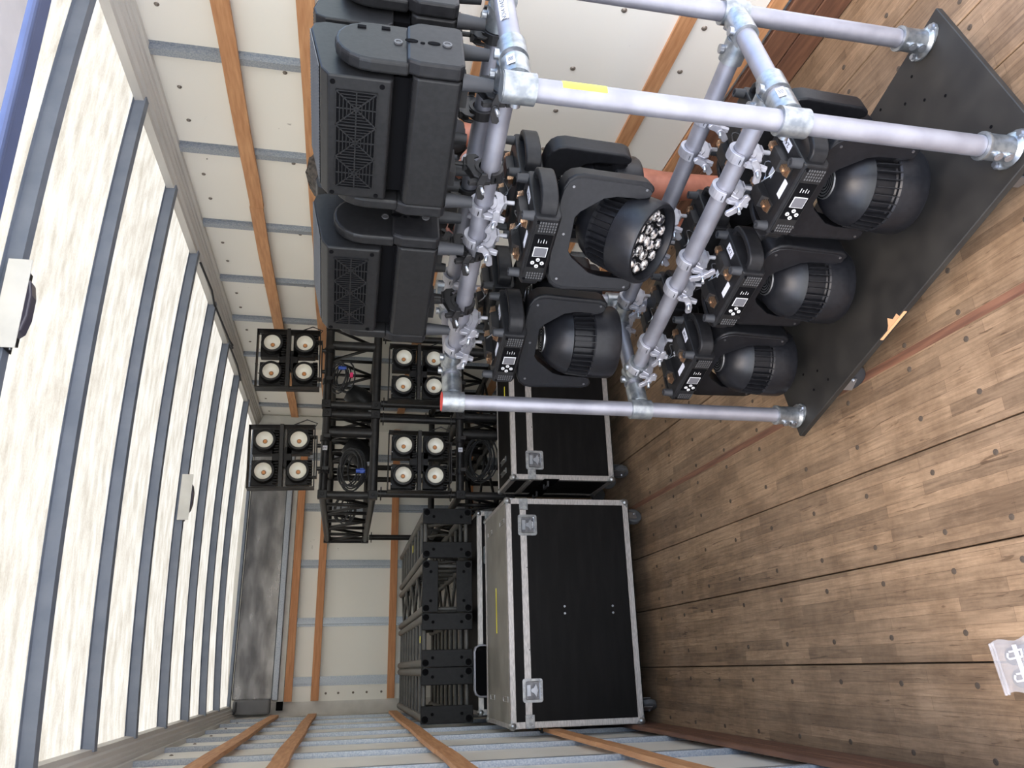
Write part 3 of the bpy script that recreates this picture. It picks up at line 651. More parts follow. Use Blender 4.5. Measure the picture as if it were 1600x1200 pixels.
# ------------------------------------------------------------------ strobe panels standing on the top rails
def strobe(u, v, label, side=1):
    z0 = ZT + .025
    t = empty('strobe_light', cw(u, v, z0), CA + (0 if side > 0 else PI)); tag(t, label, 'stage light', 'strobe panels standing on top of the pipe rack')
    b = MB().prism([(-.085, .085), (-.085, .172), (-.075, .182), (.075, .182), (.085, .172), (.085, .085), (.075, .078), (-.075, .078)], -.163, .163, 'x')
    b.build('base_housing', M_plastic2, t, bevel=.004)
    MB().b2(-.150, .150, -.060, .060, .180, .186).build('vent_plate', M_dark, t)
    for sg in (-1, 1):
        e_ = MB().prism([(-.082, .086), (-.082, .170), (-.072, .196), (.062, .196), (.082, .170), (.082, .086), (.070, .076), (-.070, .076)], sg * .164, sg * .198, 'x')
        cap = e_.build('end_cap', M_plastic, t, bevel=.006)
        arm = [(-.078, .19)] + [(-.078 + .0, .255)] + [(-.003 + .075 * math.cos(a), .268 + .075 * math.sin(a)) for a in [PI - k * PI / 10 for k in range(11)]] + [(.072, .19)]
        MB().prism(arm, sg * .160, sg * .190, 'x').build('yoke_arm', M_plastic2, t, bevel=.007, seg=3)
        if sg > 0:
            pf = MB().b2(.1985, .1992, -.066, .052, .092, .222)
            for q, (y, z, w_, h_) in enumerate(((0, .112, .02, .02), (.0, .140, .016, .030), (-.004, .164, .009, .011), (0, .187, .016, .030), (0, .214, .018, .018))):
                xx = .1985 if z < .195 else .1905
                o_ = MB()
                if w_ == h_: o_.ring((xx - .001, y, z), (xx + .003, y, z), w_ / 2, w_ / 2 - .0035, 16)
                o_.prism([(y + w_ / 2 * .8 * math.cos(a), z + h_ / 2 * .9 * math.sin(a)) for a in [k * PI / 8 for k in range(16)]], xx - .001, xx + .001, 'x')
                o_.build('connector', M_dark if w_ != h_ else M_vent, t)
    for z, y in ((.24, .05), (.29, .045)):
        MB().b2(.186, .1925, y - .005, y + .005, z - .009, z + .009).build('clip_recess', M_dark, t)
    # head
    prof = [(-.087, .226), (-.087, .352), (-.064, .368), (.085, .398), (.112, .392), (.122, .370), (.122, .236), (.106, .222), (-.079, .220)]
    MB().b2(-.145, .145, -.055, .085, .184, .222).build('dark_gap_block', M_dark, t)  # added black block that keeps the gap between base and head dark
    hd_ = MB().prism(prof, -.152, .152, 'x').build('head_housing', M_plastic2, t, bevel=.004)
    MB().b2(-.125, .120, -.0885, -.0862, .252, .336).build('grille_recess', M_dark, hd_)
    gw = .080
    for k in range(3):
        cx = -.0825 + k * .0815; cz = .294; g = MB()
        def bar(x0, z0, x1, z1, wd=.0022):
            d = Vector((x1 - x0, 0, z1 - z0)); ln = d.length; a = math.atan2(d.z, d.x)
            g.box(((x0 + x1) / 2, -.0895, (z0 + z1) / 2), (ln, .003, wd), (-a, 'Y'))
        for s_ in (1, .82, .64, .46, .28, .13):
            r = gw / 2 * s_; rz_ = .042 * s_
            for p, q in (((-r, -rz_), (r, -rz_)), ((r, -rz_), (r, rz_)), ((r, rz_), (-r, rz_)), ((-r, rz_), (-r, -rz_))): bar(cx + p[0], cz + p[1], cx + q[0], cz + q[1], .0019)
        bar(cx - gw / 2, cz - .042, cx + gw / 2, cz + .042, .003); bar(cx - gw / 2, cz + .042, cx + gw / 2, cz - .042, .003); bar(cx - gw / 2, cz, cx + gw / 2, cz, .003); bar(cx, cz - .042, cx, cz + .042, .003)
        g.build('fan_grille', M_plastic2, hd_)
    for x in (-.142, .137):
        for z in (.243, .343): MB().cyl((x, -.0865, z), (x, -.0885, z), .0055, n=12).build('screw_hole', M_dark, hd_)
    sl = MB()
    for k in range(38):
        x = -.145 + k * .0078
        sl.add([(x, -.050, .3718), (x + .0032, -.050, .3718), (x + .010, .080, .3978), (x + .0068, .080, .3978), (x, -.050, .3735), (x + .0032, -.050, .3735), (x + .010, .080, .3997), (x + .0068, .080, .3997)], [(4, 5, 6, 7), (0, 1, 5, 4), (1, 2, 6, 5), (2, 3, 7, 6), (3, 0, 4, 7)])
    sl.build('cooling_slats', M_vent, hd_); MB().add([(-.148, -.052, .3716), (.148, -.052, .3716), (.148, .082, .3985), (-.148, .082, .3985), (-.148, -.052, .3705), (.148, -.052, .3705), (.148, .082, .3965), (-.148, .082, .3965)], [(0, 1, 2, 3), (7, 6, 5, 4), (0, 4, 5, 1), (1, 5, 6, 2), (2, 6, 7, 3), (3, 7, 4, 0)]).build('slat_backing', M_dark, hd_)
    MB().b2(-.140, .140, .1215, .1245, .25, .36).build('diffuser', M_screen, hd_)
    for sg in (-1, 1): MB().cyl((sg * .150, .0, .285), (sg * .165, .0, .285), .03, n=16).build('tilt_hub', M_plastic, t)
    for x in (-.155, .155):
        for y in (-.062, .062):
            MB().cyl((x, y, .078), (x, y, .012), .0185, .0135, n=14).build('rubber_foot', M_rubber, t)
    for x in (-.105, .105):
        MB().b2(x - .02, x + .02, -.045, .045, .060, .080).build('mounting_bracket', M_blacksteel, t)
        o = add_clamp(t, x, 0, -.025, True, 1)
        o.scale = (1, 1, -1); o.location = (0, 0, -.05)
    return t
strobe(.865, VN, 'strobe panel with three fan grilles, front row, nearest the thick near post')
strobe(.40, VN, 'strobe panel with three fan grilles, front row, in front of the hanging black truss')
strobe(.865, VF, 'strobe panel in the back row beside the right wall, cut off by the picture edge', -1)
strobe(.40, VF, 'strobe panel in the back row hidden behind the inner front one', -1)

def rrect(x0, x1, z0, z1, r, k=4):
    p = []
    for cx, cz, a0 in ((x1 - r, z1 - r, 0), (x0 + r, z1 - r, PI / 2), (x0 + r, z0 + r, PI), (x1 - r, z0 + r, 1.5 * PI)):
        p += [(cx + r * math.cos(a0 + PI / 2 * i / k), cz + r * math.sin(a0 + PI / 2 * i / k)) for i in range(k + 1)]
    return p
# ------------------------------------------------------------------ flight cases
def flight_case(name, x0, x1, y0, y1, z0, z1, label, latches, rz=0, lidh=.10, top=M_caseblk, shot=None, handles=True, rot=0, seam_w=.034):
    cx, cy = (x0 + x1) / 2, (y0 + y1) / 2
    t = empty(name, (cx, cy, 0), rot); tag(t, label, 'case', 'wheeled flight cases')
    hx, hy = (x1 - x0) / 2, (y1 - y0) / 2; zs = z1 - lidh
    MB().b2(-hx + .004, hx - .004, -hy + .004, hy - .004, z0 + .004, zs - .002).build('body', M_caseblk, t)
    MB().b2(-hx + .004, hx - .004, -hy + .004, hy - .004, zs + .002, z1 - .004).build('lid', M_caseblk, t)
    MB().b2(-hx + .012, hx - .012, -hy + .012, hy - .012, z1 - .006, z1 - .002).build('lid_top', top, t)
    e = .030
    # bottom and top edge extrusions and uprights, each an L made of two flats
    for z, dz in ((z0, 1), (z1, -1)):
        for sy in (-1, 1):
            m_ = MB().b2(-hx, hx, sy * hy, sy * (hy - .003), z, z + dz * e).b2(-hx, hx, sy * hy, sy * (hy - e * .7), z, z + dz * .003); m_.build('edge_trim', M_trim, t, bevel=.001, seg=1)
        for sx in (-1, 1):
            m_ = MB().b2(sx * hx, sx * (hx - .003), -hy, hy, z, z + dz * e).b2(sx * hx, sx * (hx - e * .7), -hy, hy, z, z + dz * .003); m_.build('edge_trim', M_trim, t, bevel=.001, seg=1)
    for sx in (-1, 1):
        for sy in (-1, 1):
            m_ = MB().b2(sx * hx, sx * (hx - e), sy * hy, sy * (hy - .003), z0, z1).b2(sx * hx, sx * (hx - .003), sy * hy, sy * (hy - e), z0, z1); m_.build('edge_trim', M_trim, t, bevel=.001, seg=1)
            for z in (z0, z1):
                c = MB().ball((sx * (hx - .012), sy * (hy - .012), z + (.012 if z == z0 else -.012)), .022, n=12); c.prism([(sx * (hx + .001), z), (sx * (hx + .001), z + (.045 if z == z0 else -.045)), (sx * (hx - .045), z)], sy * hy, sy * (hy + .003), 'y')
                c.build('corner_cap', M_latch, t)
    # lid seam: two grooved extrusions
    for sy in (-1, 1):
        m_ = MB()
        for k in range(3):
            a = zs - seam_w * .5 + k * seam_w / 3; m_.b2(-hx + e, hx - e, sy * hy, sy * (hy - .003 - .001 * (k == 1)), a + .0006, a + seam_w / 3 - .0006)
        m_.b2(-hx + e, hx - e, sy * (hy - .001), sy * (hy - .004), zs - seam_w / 2, zs + seam_w / 2); m_.build('lid_extrusion', M_trim, t)
        for k in range(2): MB().cyl((hx * (.36 - .72 * k), sy * (hy + .0005), zs - .013), (hx * (.36 - .72 * k), sy * (hy - .001), zs - .013), .003, n=8).build('rivet', M_dark, t)
    for sx in (-1, 1):
        MB().b2(sx * hx, sx * (hx - .003), -hy + e, hy - e, zs - seam_w / 2, zs + seam_w / 2).b2(sx * (hx + .0015), sx * hx, -hy + e, hy - e, zs - .004, zs + .004).build('lid_extrusion', M_trim, t)
        # hinge-side corner braces
        for sy in (-1,):
            c = MB().b2(sx * (hx + .001), sx * (hx - .062), sy * (hy + .0025), sy * hy, zs - .028, zs + .020)
            c.build('corner_brace', M_latch, t, bevel=.002, seg=1)
            for a, b_ in ((.012, -.016), (.012, .010), (.05, -.016), (.05, .010), (.031, -.003)):
                MB().cyl((sx * (hx - a), sy * (hy + .002), zs + b_), (sx * (hx - a), sy * (hy + .005), zs + b_), .0032, n=8).build('rivet', M_zinc, t)
    for x in latches:
        zc = zs - .014
        o = MB().prism(rrect(x - .056, x + .056, zc - .060, zc + .044, .012), -hy - .0035, -hy + .001, 'y').build('latch', M_latch, t)
        MB().prism(rrect(x - .042, x + .042, zc - .044, zc + .028, .008), -hy - .0045, -hy - .0030, 'y').build('latch_dish', M_dish, o); MB().tube([(a_, -hy - .005, b_) for a_, b_ in rrect(x - .042, x + .042, zc - .044, zc + .028, .008)], .0016, 5, True).build('dish_lip', M_zinc, o)
        q = MB().b2(x - .026, x + .026, -hy - .0075, -hy - .004, zc + .004, zc + .022).cyl((x, -hy - .004, zc - .008), (x, -hy - .013, zc - .008), .011, n=14)
        q.prism([(x - .030, zc - .024), (x - .012, zc - .030), (x, zc - .034), (x + .012, zc - .030), (x + .030, zc - .024), (x + .012, zc - .012), (x - .012, zc - .012)], -hy - .010, -hy - .0065, 'y')
        q.tube([(x - .018, -hy - .0075, zc - .016), (x - .016, -hy - .0075, zc - .036), (x + .016, -hy - .0075, zc - .036), (x + .018, -hy - .0075, zc - .016)], .0022, 6)
        q.build('butterfly', M_zinc, o)
        for a in (-.048, -.016, .016, .048):
            for b_ in (-.050, .036): MB().cyl((x + a, -hy - .003, zc + b_), (x + a, -hy - .0065, zc + b_), .0032, n=8).build('rivet', M_zinc, o)
    if handles:
        for sy in (-.14, .14):
            o = MB().b2(-hx - .0035, -hx, sy - .085, sy + .085, zs - .16, zs - .07); o.build('handle_plate', M_dark, t, bevel=.001, seg=1)
            h = MB().tube([(-hx - .004, sy - .05, zs - .10), (-hx - .030, sy - .045, zs - .10), (-hx - .030, sy + .045, zs - .10), (-hx - .004, sy + .05, zs - .10)], .007, 8); h.build('handle', M_rubber, t)
    for sx in (-1, 1):
        for sy in (-1, 1): caster(t, sx * (hx - .085), sy * (hy - .08), z0, .047, .8 * sx + .3 * sy + (PI if sx < 0 else 0))
    MB().b2(-hx + .02, hx - .02, -hy + .02, hy - .02, z0 - .012, z0 + .004).build('base_plate', M_dark, t)
    return t
fc = flight_case('flight_case', -.286, .862, 4.06, 4.72, .108, .803, 'large black flight case with two latches and yellow tape on its scuffed lid', (-.40, .43), lidh=.095, top=M_casetop)
MB().b2(-.11, .13, -.012, .006, .8015, .8035).build('yellow_tape', M_yellow, fc)
for x in (-.03, .005):
    for z in (.50, .235):
        MB().cyl((x, -.331, z), (x, -.335, z), .006, n=6).cyl((x, -.335, z), (x, -.338, z), .0035, n=8).build('bolt_head', M_zinc, fc)
for x in (-.44, .46):
    for y in (-.22, .15): MB().ring((x, y - .045, .8035), (x, y - .0449, .8035), .001, .0005, 6).tube([(x - .012, y - .06, .8035), (x - .012, y + .06, .8035), (x + .012, y + .06, .8035), (x + .012, y - .06, .8035)], .002, 5, True).build('wheel_dish', M_trim, fc)
fc2 = flight_case('flight_case', 1.003, 1.98, 4.20, 4.60, .125, .735, 'black flight case with one latch in sight, standing behind the pipe rack', (-.375, .375), lidh=.115, seam_w=.036)
MB().b2(.02, .12, -.06, -.045, .7335, .7355).build('yellow_tape', M_yellow, fc2)
# top-side recessed handles on that case
for x in (-.40, -.33):
    for y in (0.02,): MB().b2(x - .016, x + .016, y - .07, y + .07, .733, .737).tube([(x, y - .05, .737), (x, y - .045, .745), (x, y + .045, .745), (x, y + .05, .737)], .003, 6).build('lid_handle', M_latch, fc2)
fc3 = flight_case('flight_case', -.255, .93, 4.78, 5.5, .125, .842, 'flight case behind the large one, carrying the four stacked trusses', (.32,), lidh=.07)
# small black equipment with rounded silver edges on the case behind
eq = empty('equipment_case', (.12, 4.735, .0)); 
tag(eq, 'small black case with rounded silver edge tubes wedged between the big case and the trusses', 'case')
MB().b2(-.27, .0, .0, .035, .62, .862).build('body', M_dark, eq, bevel=.01)
for y in (.002, .030):
    MB().tube([(-.26, y, .62), (-.275, y, .66), (-.275, y, .84), (-.262, y, .862), (-.24, y, .87), (-.03, y, .87), (-.005, y, .862), (.006, y, .84), (.006, y, .66)], .006, 8).build('edge_tube', M_alu, eq)

# ------------------------------------------------------------------ four box trusses on that case
def truss(x0, flip, label, y0=4.75, y1=6.80, s=.302, zb=.880):
    t = empty('box_truss', (x0 + s / 2, y0, zb + s / 2), 0); tag(t, label, 'truss', 'box trusses stacked in a row')
    if flip: t.rotation_euler = (0, PI / 2, 0)
    h = s / 2; r = .0245; c = h - r; ln = y1 - y0
    for sx in (-1, 1):
        for sz in (-1, 1): MB().ring((sx * c, 0, sz * c), (sx * c, ln, sz * c), r, r - .005, 18).build('chord', M_trusstube, t)
    for sx in (-1, 1):
        MB().b2(sx * h, sx * h * .36, -.002, .006, -h, h).build('end_plate', M_plate, t, bevel=.006, seg=2)
        for z in (-.085, .085): MB().cyl((sx * h * .66, -.003, z), (sx * h * .66, .0, z), .0095, n=12).build('bolt_hole', M_dark, t)
        for sz in (-1, 1):
            o = MB().ring((sx * c, -.004, sz * c), (sx * c, .004, sz * c), r, .019, 20).build('end_collar', M_plate, t); MB().cyl((sx * c, -.0028, sz * c), (sx * c, .0, sz * c), .0192, n=16).build('chord_bore', M_dark, o)
    n = 8; step = (ln - .16) / n
    for k in range(n + 1):
        y = .08 + k * step
        for sz in (-1, 1): MB().cyl((-c, y, sz * c), (c, y, sz * c), .0125, n=10).build('rung', M_trusstube, t)
        if k < n:
            for sx in (-1, 1):
                a, b_ = ((-c, c) if k % 2 else (c, -c)); MB().cyl((sx * c, y, a), (sx * c, y + step, b_), .0105, n=8).build('diagonal', M_trusstube, t)
    return t
# rungs face the top on all but the second truss
t1 = truss(.636, False, 'black box truss nearest the hanging trusses, first of the row on the case')
t2 = truss(.318, True, 'black box truss with diagonal braces on its top side, second in the row')
t3 = truss(.012, False, 'black box truss with a yellow sticker on a rung, third in the row')
t4 = truss(-.291, False, 'black box truss against the left wall, last in the row')
s_ = MB().b2(-.012, .012, -.010, .010, 0, .001)
MB().b2(-.01, .03, .200, .232, .1385, .1400).build('yellow_sticker', M_yellow, t3)
MB().b2(.00, .05, .848, .885, .1385, .1400).build('yellow_sticker', M_yellow, t1)

# ------------------------------------------------------------------ hanging-light truss units (pre-rigged)
def prerig(x0, x1, z0, z1, y0, y1, label, group, sticker=None):
    t = empty('rigged_truss', ((x0 + x1) / 2, y0, z0)); tag(t, label, 'truss', group)
    hx = (x1 - x0) / 2; H = z1 - z0; ln = y1 - y0; r = .026; c = hx - r
    for z in (r, H - r):
        for y in (r, ln - r): MB().cyl((-hx + .01, y, z), (hx - .01, y, z), r, n=16).build('cross_chord', M_blacksteel, t)
        for x in (-c, c): MB().cyl((x, 0, z), (x, ln, z), r * .85, n=16).build('long_chord', M_blacksteel, t)
    for x in (-c, c):
        for y in (r, ln - r):
            MB().cyl((x, y, r), (x, y, H - r), r * .95, n=16).build('upright', M_blacksteel, t)
            for z in (r, H - r): MB().box((x, y - .012, z), (.050, .05, .056)).cyl((x, y - .042, z), (x, y - .036, z), .012, n=6).build('corner_node', M_plastic, t, bevel=.006)
    MB().cyl((c * .55, r * 1.4, r), (c * .55, r * 1.4, H - r), r * 1.15, n=16).build('inner_tube', M_blacksteel, t)
    N = 6
    for x in (-c, c):
        for k in range(N):
            ya = r + (ln - 2 * r) * k / N; yb = r + (ln - 2 * r) * (k + 1) / N
            MB().cyl((x, ya, r if k % 2 else H - r), (x, yb, H - r if k % 2 else r), .011, n=8).build('brace', M_blacksteel, t)
            MB().cyl((x, yb, r), (x, yb, H - r), .012, n=8).build('brace', M_blacksteel, t)
    for k in range(4):
        ya = r + (ln - 2 * r) * k / 4; yb = r + (ln - 2 * r) * (k + 1) / 4
        MB().cyl((-c if k % 2 else c, ya, r), (c if k % 2 else -c, yb, r), .010, n=8).build('brace', M_blacksteel, t)
    for x in (-hx * .38, hx * .34):
        o = MB().ring((x - .018, r, H - r), (x + .018, r, H - r), r + .008, r + .001, 16).cyl((x, -.012, H - r), (x, -.045, H - r - .01), .004, n=6).b2(x - .012, x + .012, -.05, -.044, H - r - .03, H - r + .01); o.build('half_coupler', M_blacksteel, t, bevel=.002, seg=1)
    if sticker:
        s_ = MB().b2(-.014, .014, -.0005, .0005, -.014, .014).build('number_sticker', M_sticker, t, (.03, -.0012, H - r)); text(sticker, .024, M_ink, s_, (0, -.0009, 0), (PI / 2, 0, 0))
    return t
P1 = prerig(1.545, 2.125, 1.468, 1.825, 4.68, 6.45, 'upper rigged truss beside the right wall, partly behind the strobe', 'rigged trusses with blinders')
P2 = prerig(.975, 1.538, 1.468, 1.818, 4.68, 6.45, 'upper rigged truss over the four trusses, numbered 2', 'rigged trusses with blinders', '2')
P3 = prerig(1.56, 2.125, .62, .985, 4.68, 6.45, 'lower rigged truss beside the right wall behind the pipe rack', 'rigged trusses with blinders')
P4 = prerig(.985, 1.552, .62, .985, 4.68, 6.45, 'lower rigged truss behind the one-latch flight case, numbered 1', 'rigged trusses with blinders', '1')
# legs that space the two levels, with flanged ends; each belongs to the upper unit
for t, xs_ in ((P1, (1.60, 2.06)), (P2, (1.02, 1.50))):
    for x in xs_:
        for y in (4.73, 6.40):
            lx, ly = x - t.location.x, y - t.location.y
            MB().cyl((lx, ly, -.005), (lx, ly, .985 - 1.468), .022, n=14).cyl((lx, ly, -.02), (lx, ly, -.026), .042, n=18).cyl((lx, ly, -.45), (lx, ly, -.456), .042, n=18).build('leg', M_blacksteel, t)
for t, xs_ in ((P3, (1.62, 2.06)), (P4, (1.04, 1.48))):
    for x in xs_:
        for y in (4.75, 6.38):
            lx, ly = x - t.location.x, y - t.location.y
            MB().cyl((lx, ly, .01), (lx, ly, .10 - .62), .022, n=14).build('leg', M_blacksteel, t)
            c = MB(); c.M = Matrix.Translation((lx, ly, -.572)); c.lathe([(.001, -.016), (.044, -.016), (.047, -.010), (.047, .010), (.044, .016), (.001, .016)], Matrix.Rotation(PI / 2, 4, 'X'), 18); c.build('wheel', M_rubber, t)

# blinders: four round lamps in a square frame
def blinder(cx, cz, label, y=4.60, ry=0, yoke_down=True):
    t = empty('blinder_light', (cx, y, cz)); t.rotation_euler = (0, ry, 0); tag(t, label, 'stage light', 'four-lamp blinders on the rigged trusses')
    h = .187
    f = MB()
    for sg in (-1, 1):
        f.b2(sg * h, sg * (h - .004), -.045, .045, -h, h); f.b2(-h, h, -.045, .045, sg * h, sg * (h - .004))
    f.build('frame', M_blacksteel, t, bevel=.001, seg=1)
    MB().b2(-h, h, -.062, .03, -.011, .011).build('centre_bar', M_blacksteel, t, bevel=.002)
    MB().b2(-.06, .06, -.01, .05, -.055, .055).build('driver_box', M_plastic, t)
    cans = []
    for sx in (-1, 1):
        for sz in (-1, 1):
            x, z = sx * .093, sz * .096; R_ = Matrix.Translation((x, 0, z)) @ Matrix.Rotation(PI / 2, 4, 'X')   # local z -> world -y
            c = MB().b2(x - .075, x + .075, -.01, .05, z - .062, z + .070)
            for k in range(9): c.b2(x - .068 + k * .0165, x - .060 + k * .0165, -.03, .05, z - .078, z - .05)
            can = c.build('lamp_body', M_plastic, t, bevel=.002, seg=1)
            q = MB(); q.lathe([(.064, -.005), (.066, .02), (.066, .055), (.062, .064), (.052, .066), (.048, .060)], R_, 28); q.build('lamp_rim', M_plastic2, can)
            q = MB(); q.lathe([(.050, .058), (.0465, .040), (.038, .024), (.026, .015), (.001, .014)], R_, 24); q.build('reflector', M_blinderbowl, can)
            q = MB(); q.lathe([(.0135, .014), (.0135, .017), (.001, .017)], R_, 16); o = q.build('led', M_brass, can)
            MB().b2(x - .0085, x + .0085, -.0195, -.0165, z - .0085, z + .0085).build('led_chip', M_led, can)
    for k in range(4): MB().cyl((-.15 + .1 * k, -.046, h - .02), (-.15 + .1 * k, -.048, h - .02), .003, n=6).build('screw', M_zinc, t)
    sg = -1
    MB().b2(-.12, .12, -.03, .03, sg * (h + .014), sg * (h + .008)).b2(-.125, -.119, -.03, .03, sg * (h + .014), sg * (h - .06)).b2(.119, .125, -.03, .03, sg * (h + .014), sg * (h - .06)).build('bracket', M_blacksteel, t)
    MB().cyl((-.07, 0, sg * (h + .012)), (-.07, 0, sg * (h + .034)), .012, n=10).cyl((.07, 0, sg * (h + .012)), (.07, 0, sg * (h + .034)), .012, n=10).build('stud_mount', M_blacksteel, t)
    MB().tube([(h - .02, .02, -h + .02), (h + .03, .03, -h - .01), (h + .05, .02, -h + .05), (h + .02, .02, -h + .12), (h - .01, .02, -.02)], .0035, 6).build('power_lead', M_rubber, t)
    return t
blinder(1.80, 2.035, 'upper blinder with four lamps beside the right wall', 4.56, -.03)
blinder(1.188, 2.030, 'upper blinder with four lamps in front of the steel header', 4.56, -.035)
blinder(1.77, 1.237, 'lower blinder half hidden behind the rack post with the red plug', 4.62, 0)
blinder(1.195, 1.225, 'lower blinder fully in view between the two truss levels', 4.62, 0)

# cable coils and connectors lying in the upper trusses
def coil(name, cx, cy, cz, r, n, label, seed, sc=(1, 1, .55)):
    rnd = random.Random(seed); t = empty(name, (cx, cy, cz)); tag(t, label, 'cable', 'coiled cables in the rigged trusses')
    for k in range(n):
        ph = rnd.uniform(-.25, .25); rr = r * rnd.uniform(.8, 1.1); oz = rnd.uniform(-.03, .03); oy = rnd.uniform(-.05, .05)
        pts = [(rr * math.cos(a), oy + rr * .45 * math.sin(a) * math.cos(ph), oz + rr * sc[2] * math.sin(a + ph)) for a in [2 * PI * i / 20 for i in range(20)]]
        MB().tube(pts, .005, 6, True).build('cable_loop', M_rubber, t)
    return t
c1 = coil('coiled_cable', 1.20, 4.84, 1.62, .13, 9, 'coil of black cable with a blue connector in the truss numbered 2', 3)
MB().cyl((-.035, -.09, -.02), (-.035, -.09, -.075), .013, n=12).b2(-.05, -.02, -.10, -.08, -.065, -.045).build('blue_connector', M_blue, c1)
c2 = coil('coiled_cable', 1.83, 4.88, 1.72, .10, 6, 'black cable coil with blue and pink ends in the upper truss by the right wall', 5)
MB().cyl((.03, -.08, .02), (.03, -.08, -.03), .012, n=12).build('blue_connector', M_blue, c2)
MB().b2(-.03, 0, -.085, -.06, -.075, -.055).build('pink_tape', M_pink, c2)
c3 = coil('coiled_cable', 1.30, 4.90, .80, .15, 8, 'coil of black cable in the lower truss numbered 1', 9)
c4 = coil('coiled_cable', 1.05, 5.4, 1.66, .09, 5, 'small loops of cable hanging inside the far end of the truss numbered 2', 11)
for (x, y, z, m_, s_) in ((1.07, 4.86, 1.55, M_orange, .02), (1.05, 4.9, 1.66, M_red, .014), (1.02, 4.92, 1.64, M_screen, .02)):
    pass
mv = empty('spare_light', (1.66, 5.02, 1.50)); tag(mv, 'dark stage light head lying inside the upper truss by the right wall', 'stage light')
g = MB(); g.M = Matrix.Rotation(.6, 4, 'Y'); g.lathe([(.001, 0), (.06, .0), (.075, .03), (.08, .12), (.06, .2), (.001, .2)], n=20); g.build('head_housing', M_plastic, mv)
MB().b2(-.10, .05, -.06, -.02, .015, .035).build('label_strip', M_sticker, mv).scale = (.35, 1, 1)
mv2 = dup(mv); mv2.location = (1.30, 5.05, 1.50); mv2['label'] = 'dark stage light head lying inside the truss numbered 2'

# ------------------------------------------------------------------ plastic bag on the floor
bag = empty('plastic_bag', (-.03, 1.735, .002), math.radians(-82)); tag(bag, 'clear resealable plastic bag with white clips inside, lying on the floor at the edge', 'bag')
# local x runs from the sealed mouth towards the tail
nb = 10; vs = []; fs = []
for j in range(2):
    for i in range(nb + 1):
        for k in range(nb + 1):
            x = -.055 + .16 * i / nb; y = -.062 + .124 * k / nb
            puff = math.sin(PI * min(1, i / nb * 1.0)) * math.sin(PI * k / nb)
            vs.append((x, y + .006 * math.sin(i * .9), .0015 + (.020 * puff ** .6 if j else 0) + .002 * random.random() * (1 if j else 0)))
Kb = (nb + 1) ** 2
for j in range(2):
    for i in range(nb):
        for k in range(nb):
            a = j * Kb + i * (nb + 1) + k; fs.append((a, a + 1, a + nb + 2, a + nb + 1))
MB().add(vs, fs, True).build('film', M_bag, bag)
MB().b2(-.055, -.049, -.062, .062, .002, .006).b2(-.043, -.040, -.062, .062, .002, .006).build('seal_strip', M_bag, bag)
for k, yy in enumerate((.022, -.030)):
    o = MB().prism([(.012 + .026 * math.cos(a) if math.cos(a) < 0 else .09, yy + .022 * math.sin(a)) for a in [PI / 2 + i * PI / 8 for i in range(9)]], .003, .008, 'z').build('grey_pad', M_screen, bag, bevel=.001)
    MB().tube([(.004, yy + .008, .012), (.0, yy, .012), (.004, yy - .006, .012), (.045, yy - .006, .012), (.048, yy + .010, .012), (.01, yy + .010, .012)], .0028, 6).build('white_clip', M_white, bag)
MB().b2(.028, .038, -.05, .045, .012, .016).b2(.03, .075, -.045, -.028, .012, .015).build('paper_band', M_sticker, bag)

# ------------------------------------------------------------------ person behind the rack
def skin_mesh(name, pts, edges, rad, m_, parent, root=0, sub=2):
    me = bpy.data.meshes.new(name); me.from_pydata(pts, edges, []); o = bpy.data.objects.new(name, me); COL.objects.link(o)
    o.modifiers.new('skin', 'SKIN'); 
    for i, r in enumerate(rad): me.skin_vertices[0].data[i].radius = (r, r) if not isinstance(r, tuple) else r
    me.skin_vertices[0].data[root].use_root = True
    s2 = o.modifiers.new('sub', 'SUBSURF'); s2.levels = s2.render_levels = sub
    dg = bpy.context.evaluated_depsgraph_get(); me2 = bpy.data.meshes.new_from_object(o.evaluated_get(dg)); bpy.data.objects.remove(o)
    me2.materials.clear(); me2.materials.append(m_)
    for p in me2.polygons: p.use_smooth = True
    ob = bpy.data.objects.new(name, me2); COL.objects.link(ob); ob.parent = parent; return ob

person = empty('person', (1.70, 2.44, 0), math.radians(108))
tag(person, 'person with dark hair and bare forearms standing behind the pipe rack, by the right wall', 'person')
PI_ = (Matrix.Translation((1.70, 2.44, 0)) @ Matrix.Rotation(math.radians(108), 4, 'Z')).inverted()
def lp(u, v, z): return tuple(PI_ @ Vector(cw(u, v, z)))
hl, hr = lp(.50, .475, 1.345), lp(.27, .475, 1.345)
pts = [(0, 0, .95), (0, -.01, 1.15), (0, -.01, 1.34), (0, -.01, 1.47), (0, .0, 1.55), (0, .01, 1.60),
       (-.095, 0, .88), (-.105, .02, .50), (-.115, -.02, .10), (.095, 0, .88), (.105, .02, .50), (.115, -.02, .10),
       (-.185, -.01, 1.43), (-.23, -.02, 1.17), (hl[0] * 1 - .0, hl[1] - .05, hl[2] - .01), (.185, -.01, 1.43), (.23, -.02, 1.17), (hr[0], hr[1] - .05, hr[2] - .01),
       (-.12, .09, .045), (.12, .09, .045)]
edges = [(0, 1), (1, 2), (2, 3), (3, 4), (4, 5), (0, 6), (6, 7), (7, 8), (0, 9), (9, 10), (10, 11), (3, 12), (12, 13), (13, 14), (3, 15), (15, 16), (16, 17), (8, 18), (11, 19)]
rad = [(.15, .11), (.13, .10), (.15, .11), (.10, .08), .055, .055, .085, .058, .038, .085, .058, .038, .052, .042, .027, .052, .042, .027, .032, .032]
skin_mesh('body', pts, edges, rad, M_skin, person)
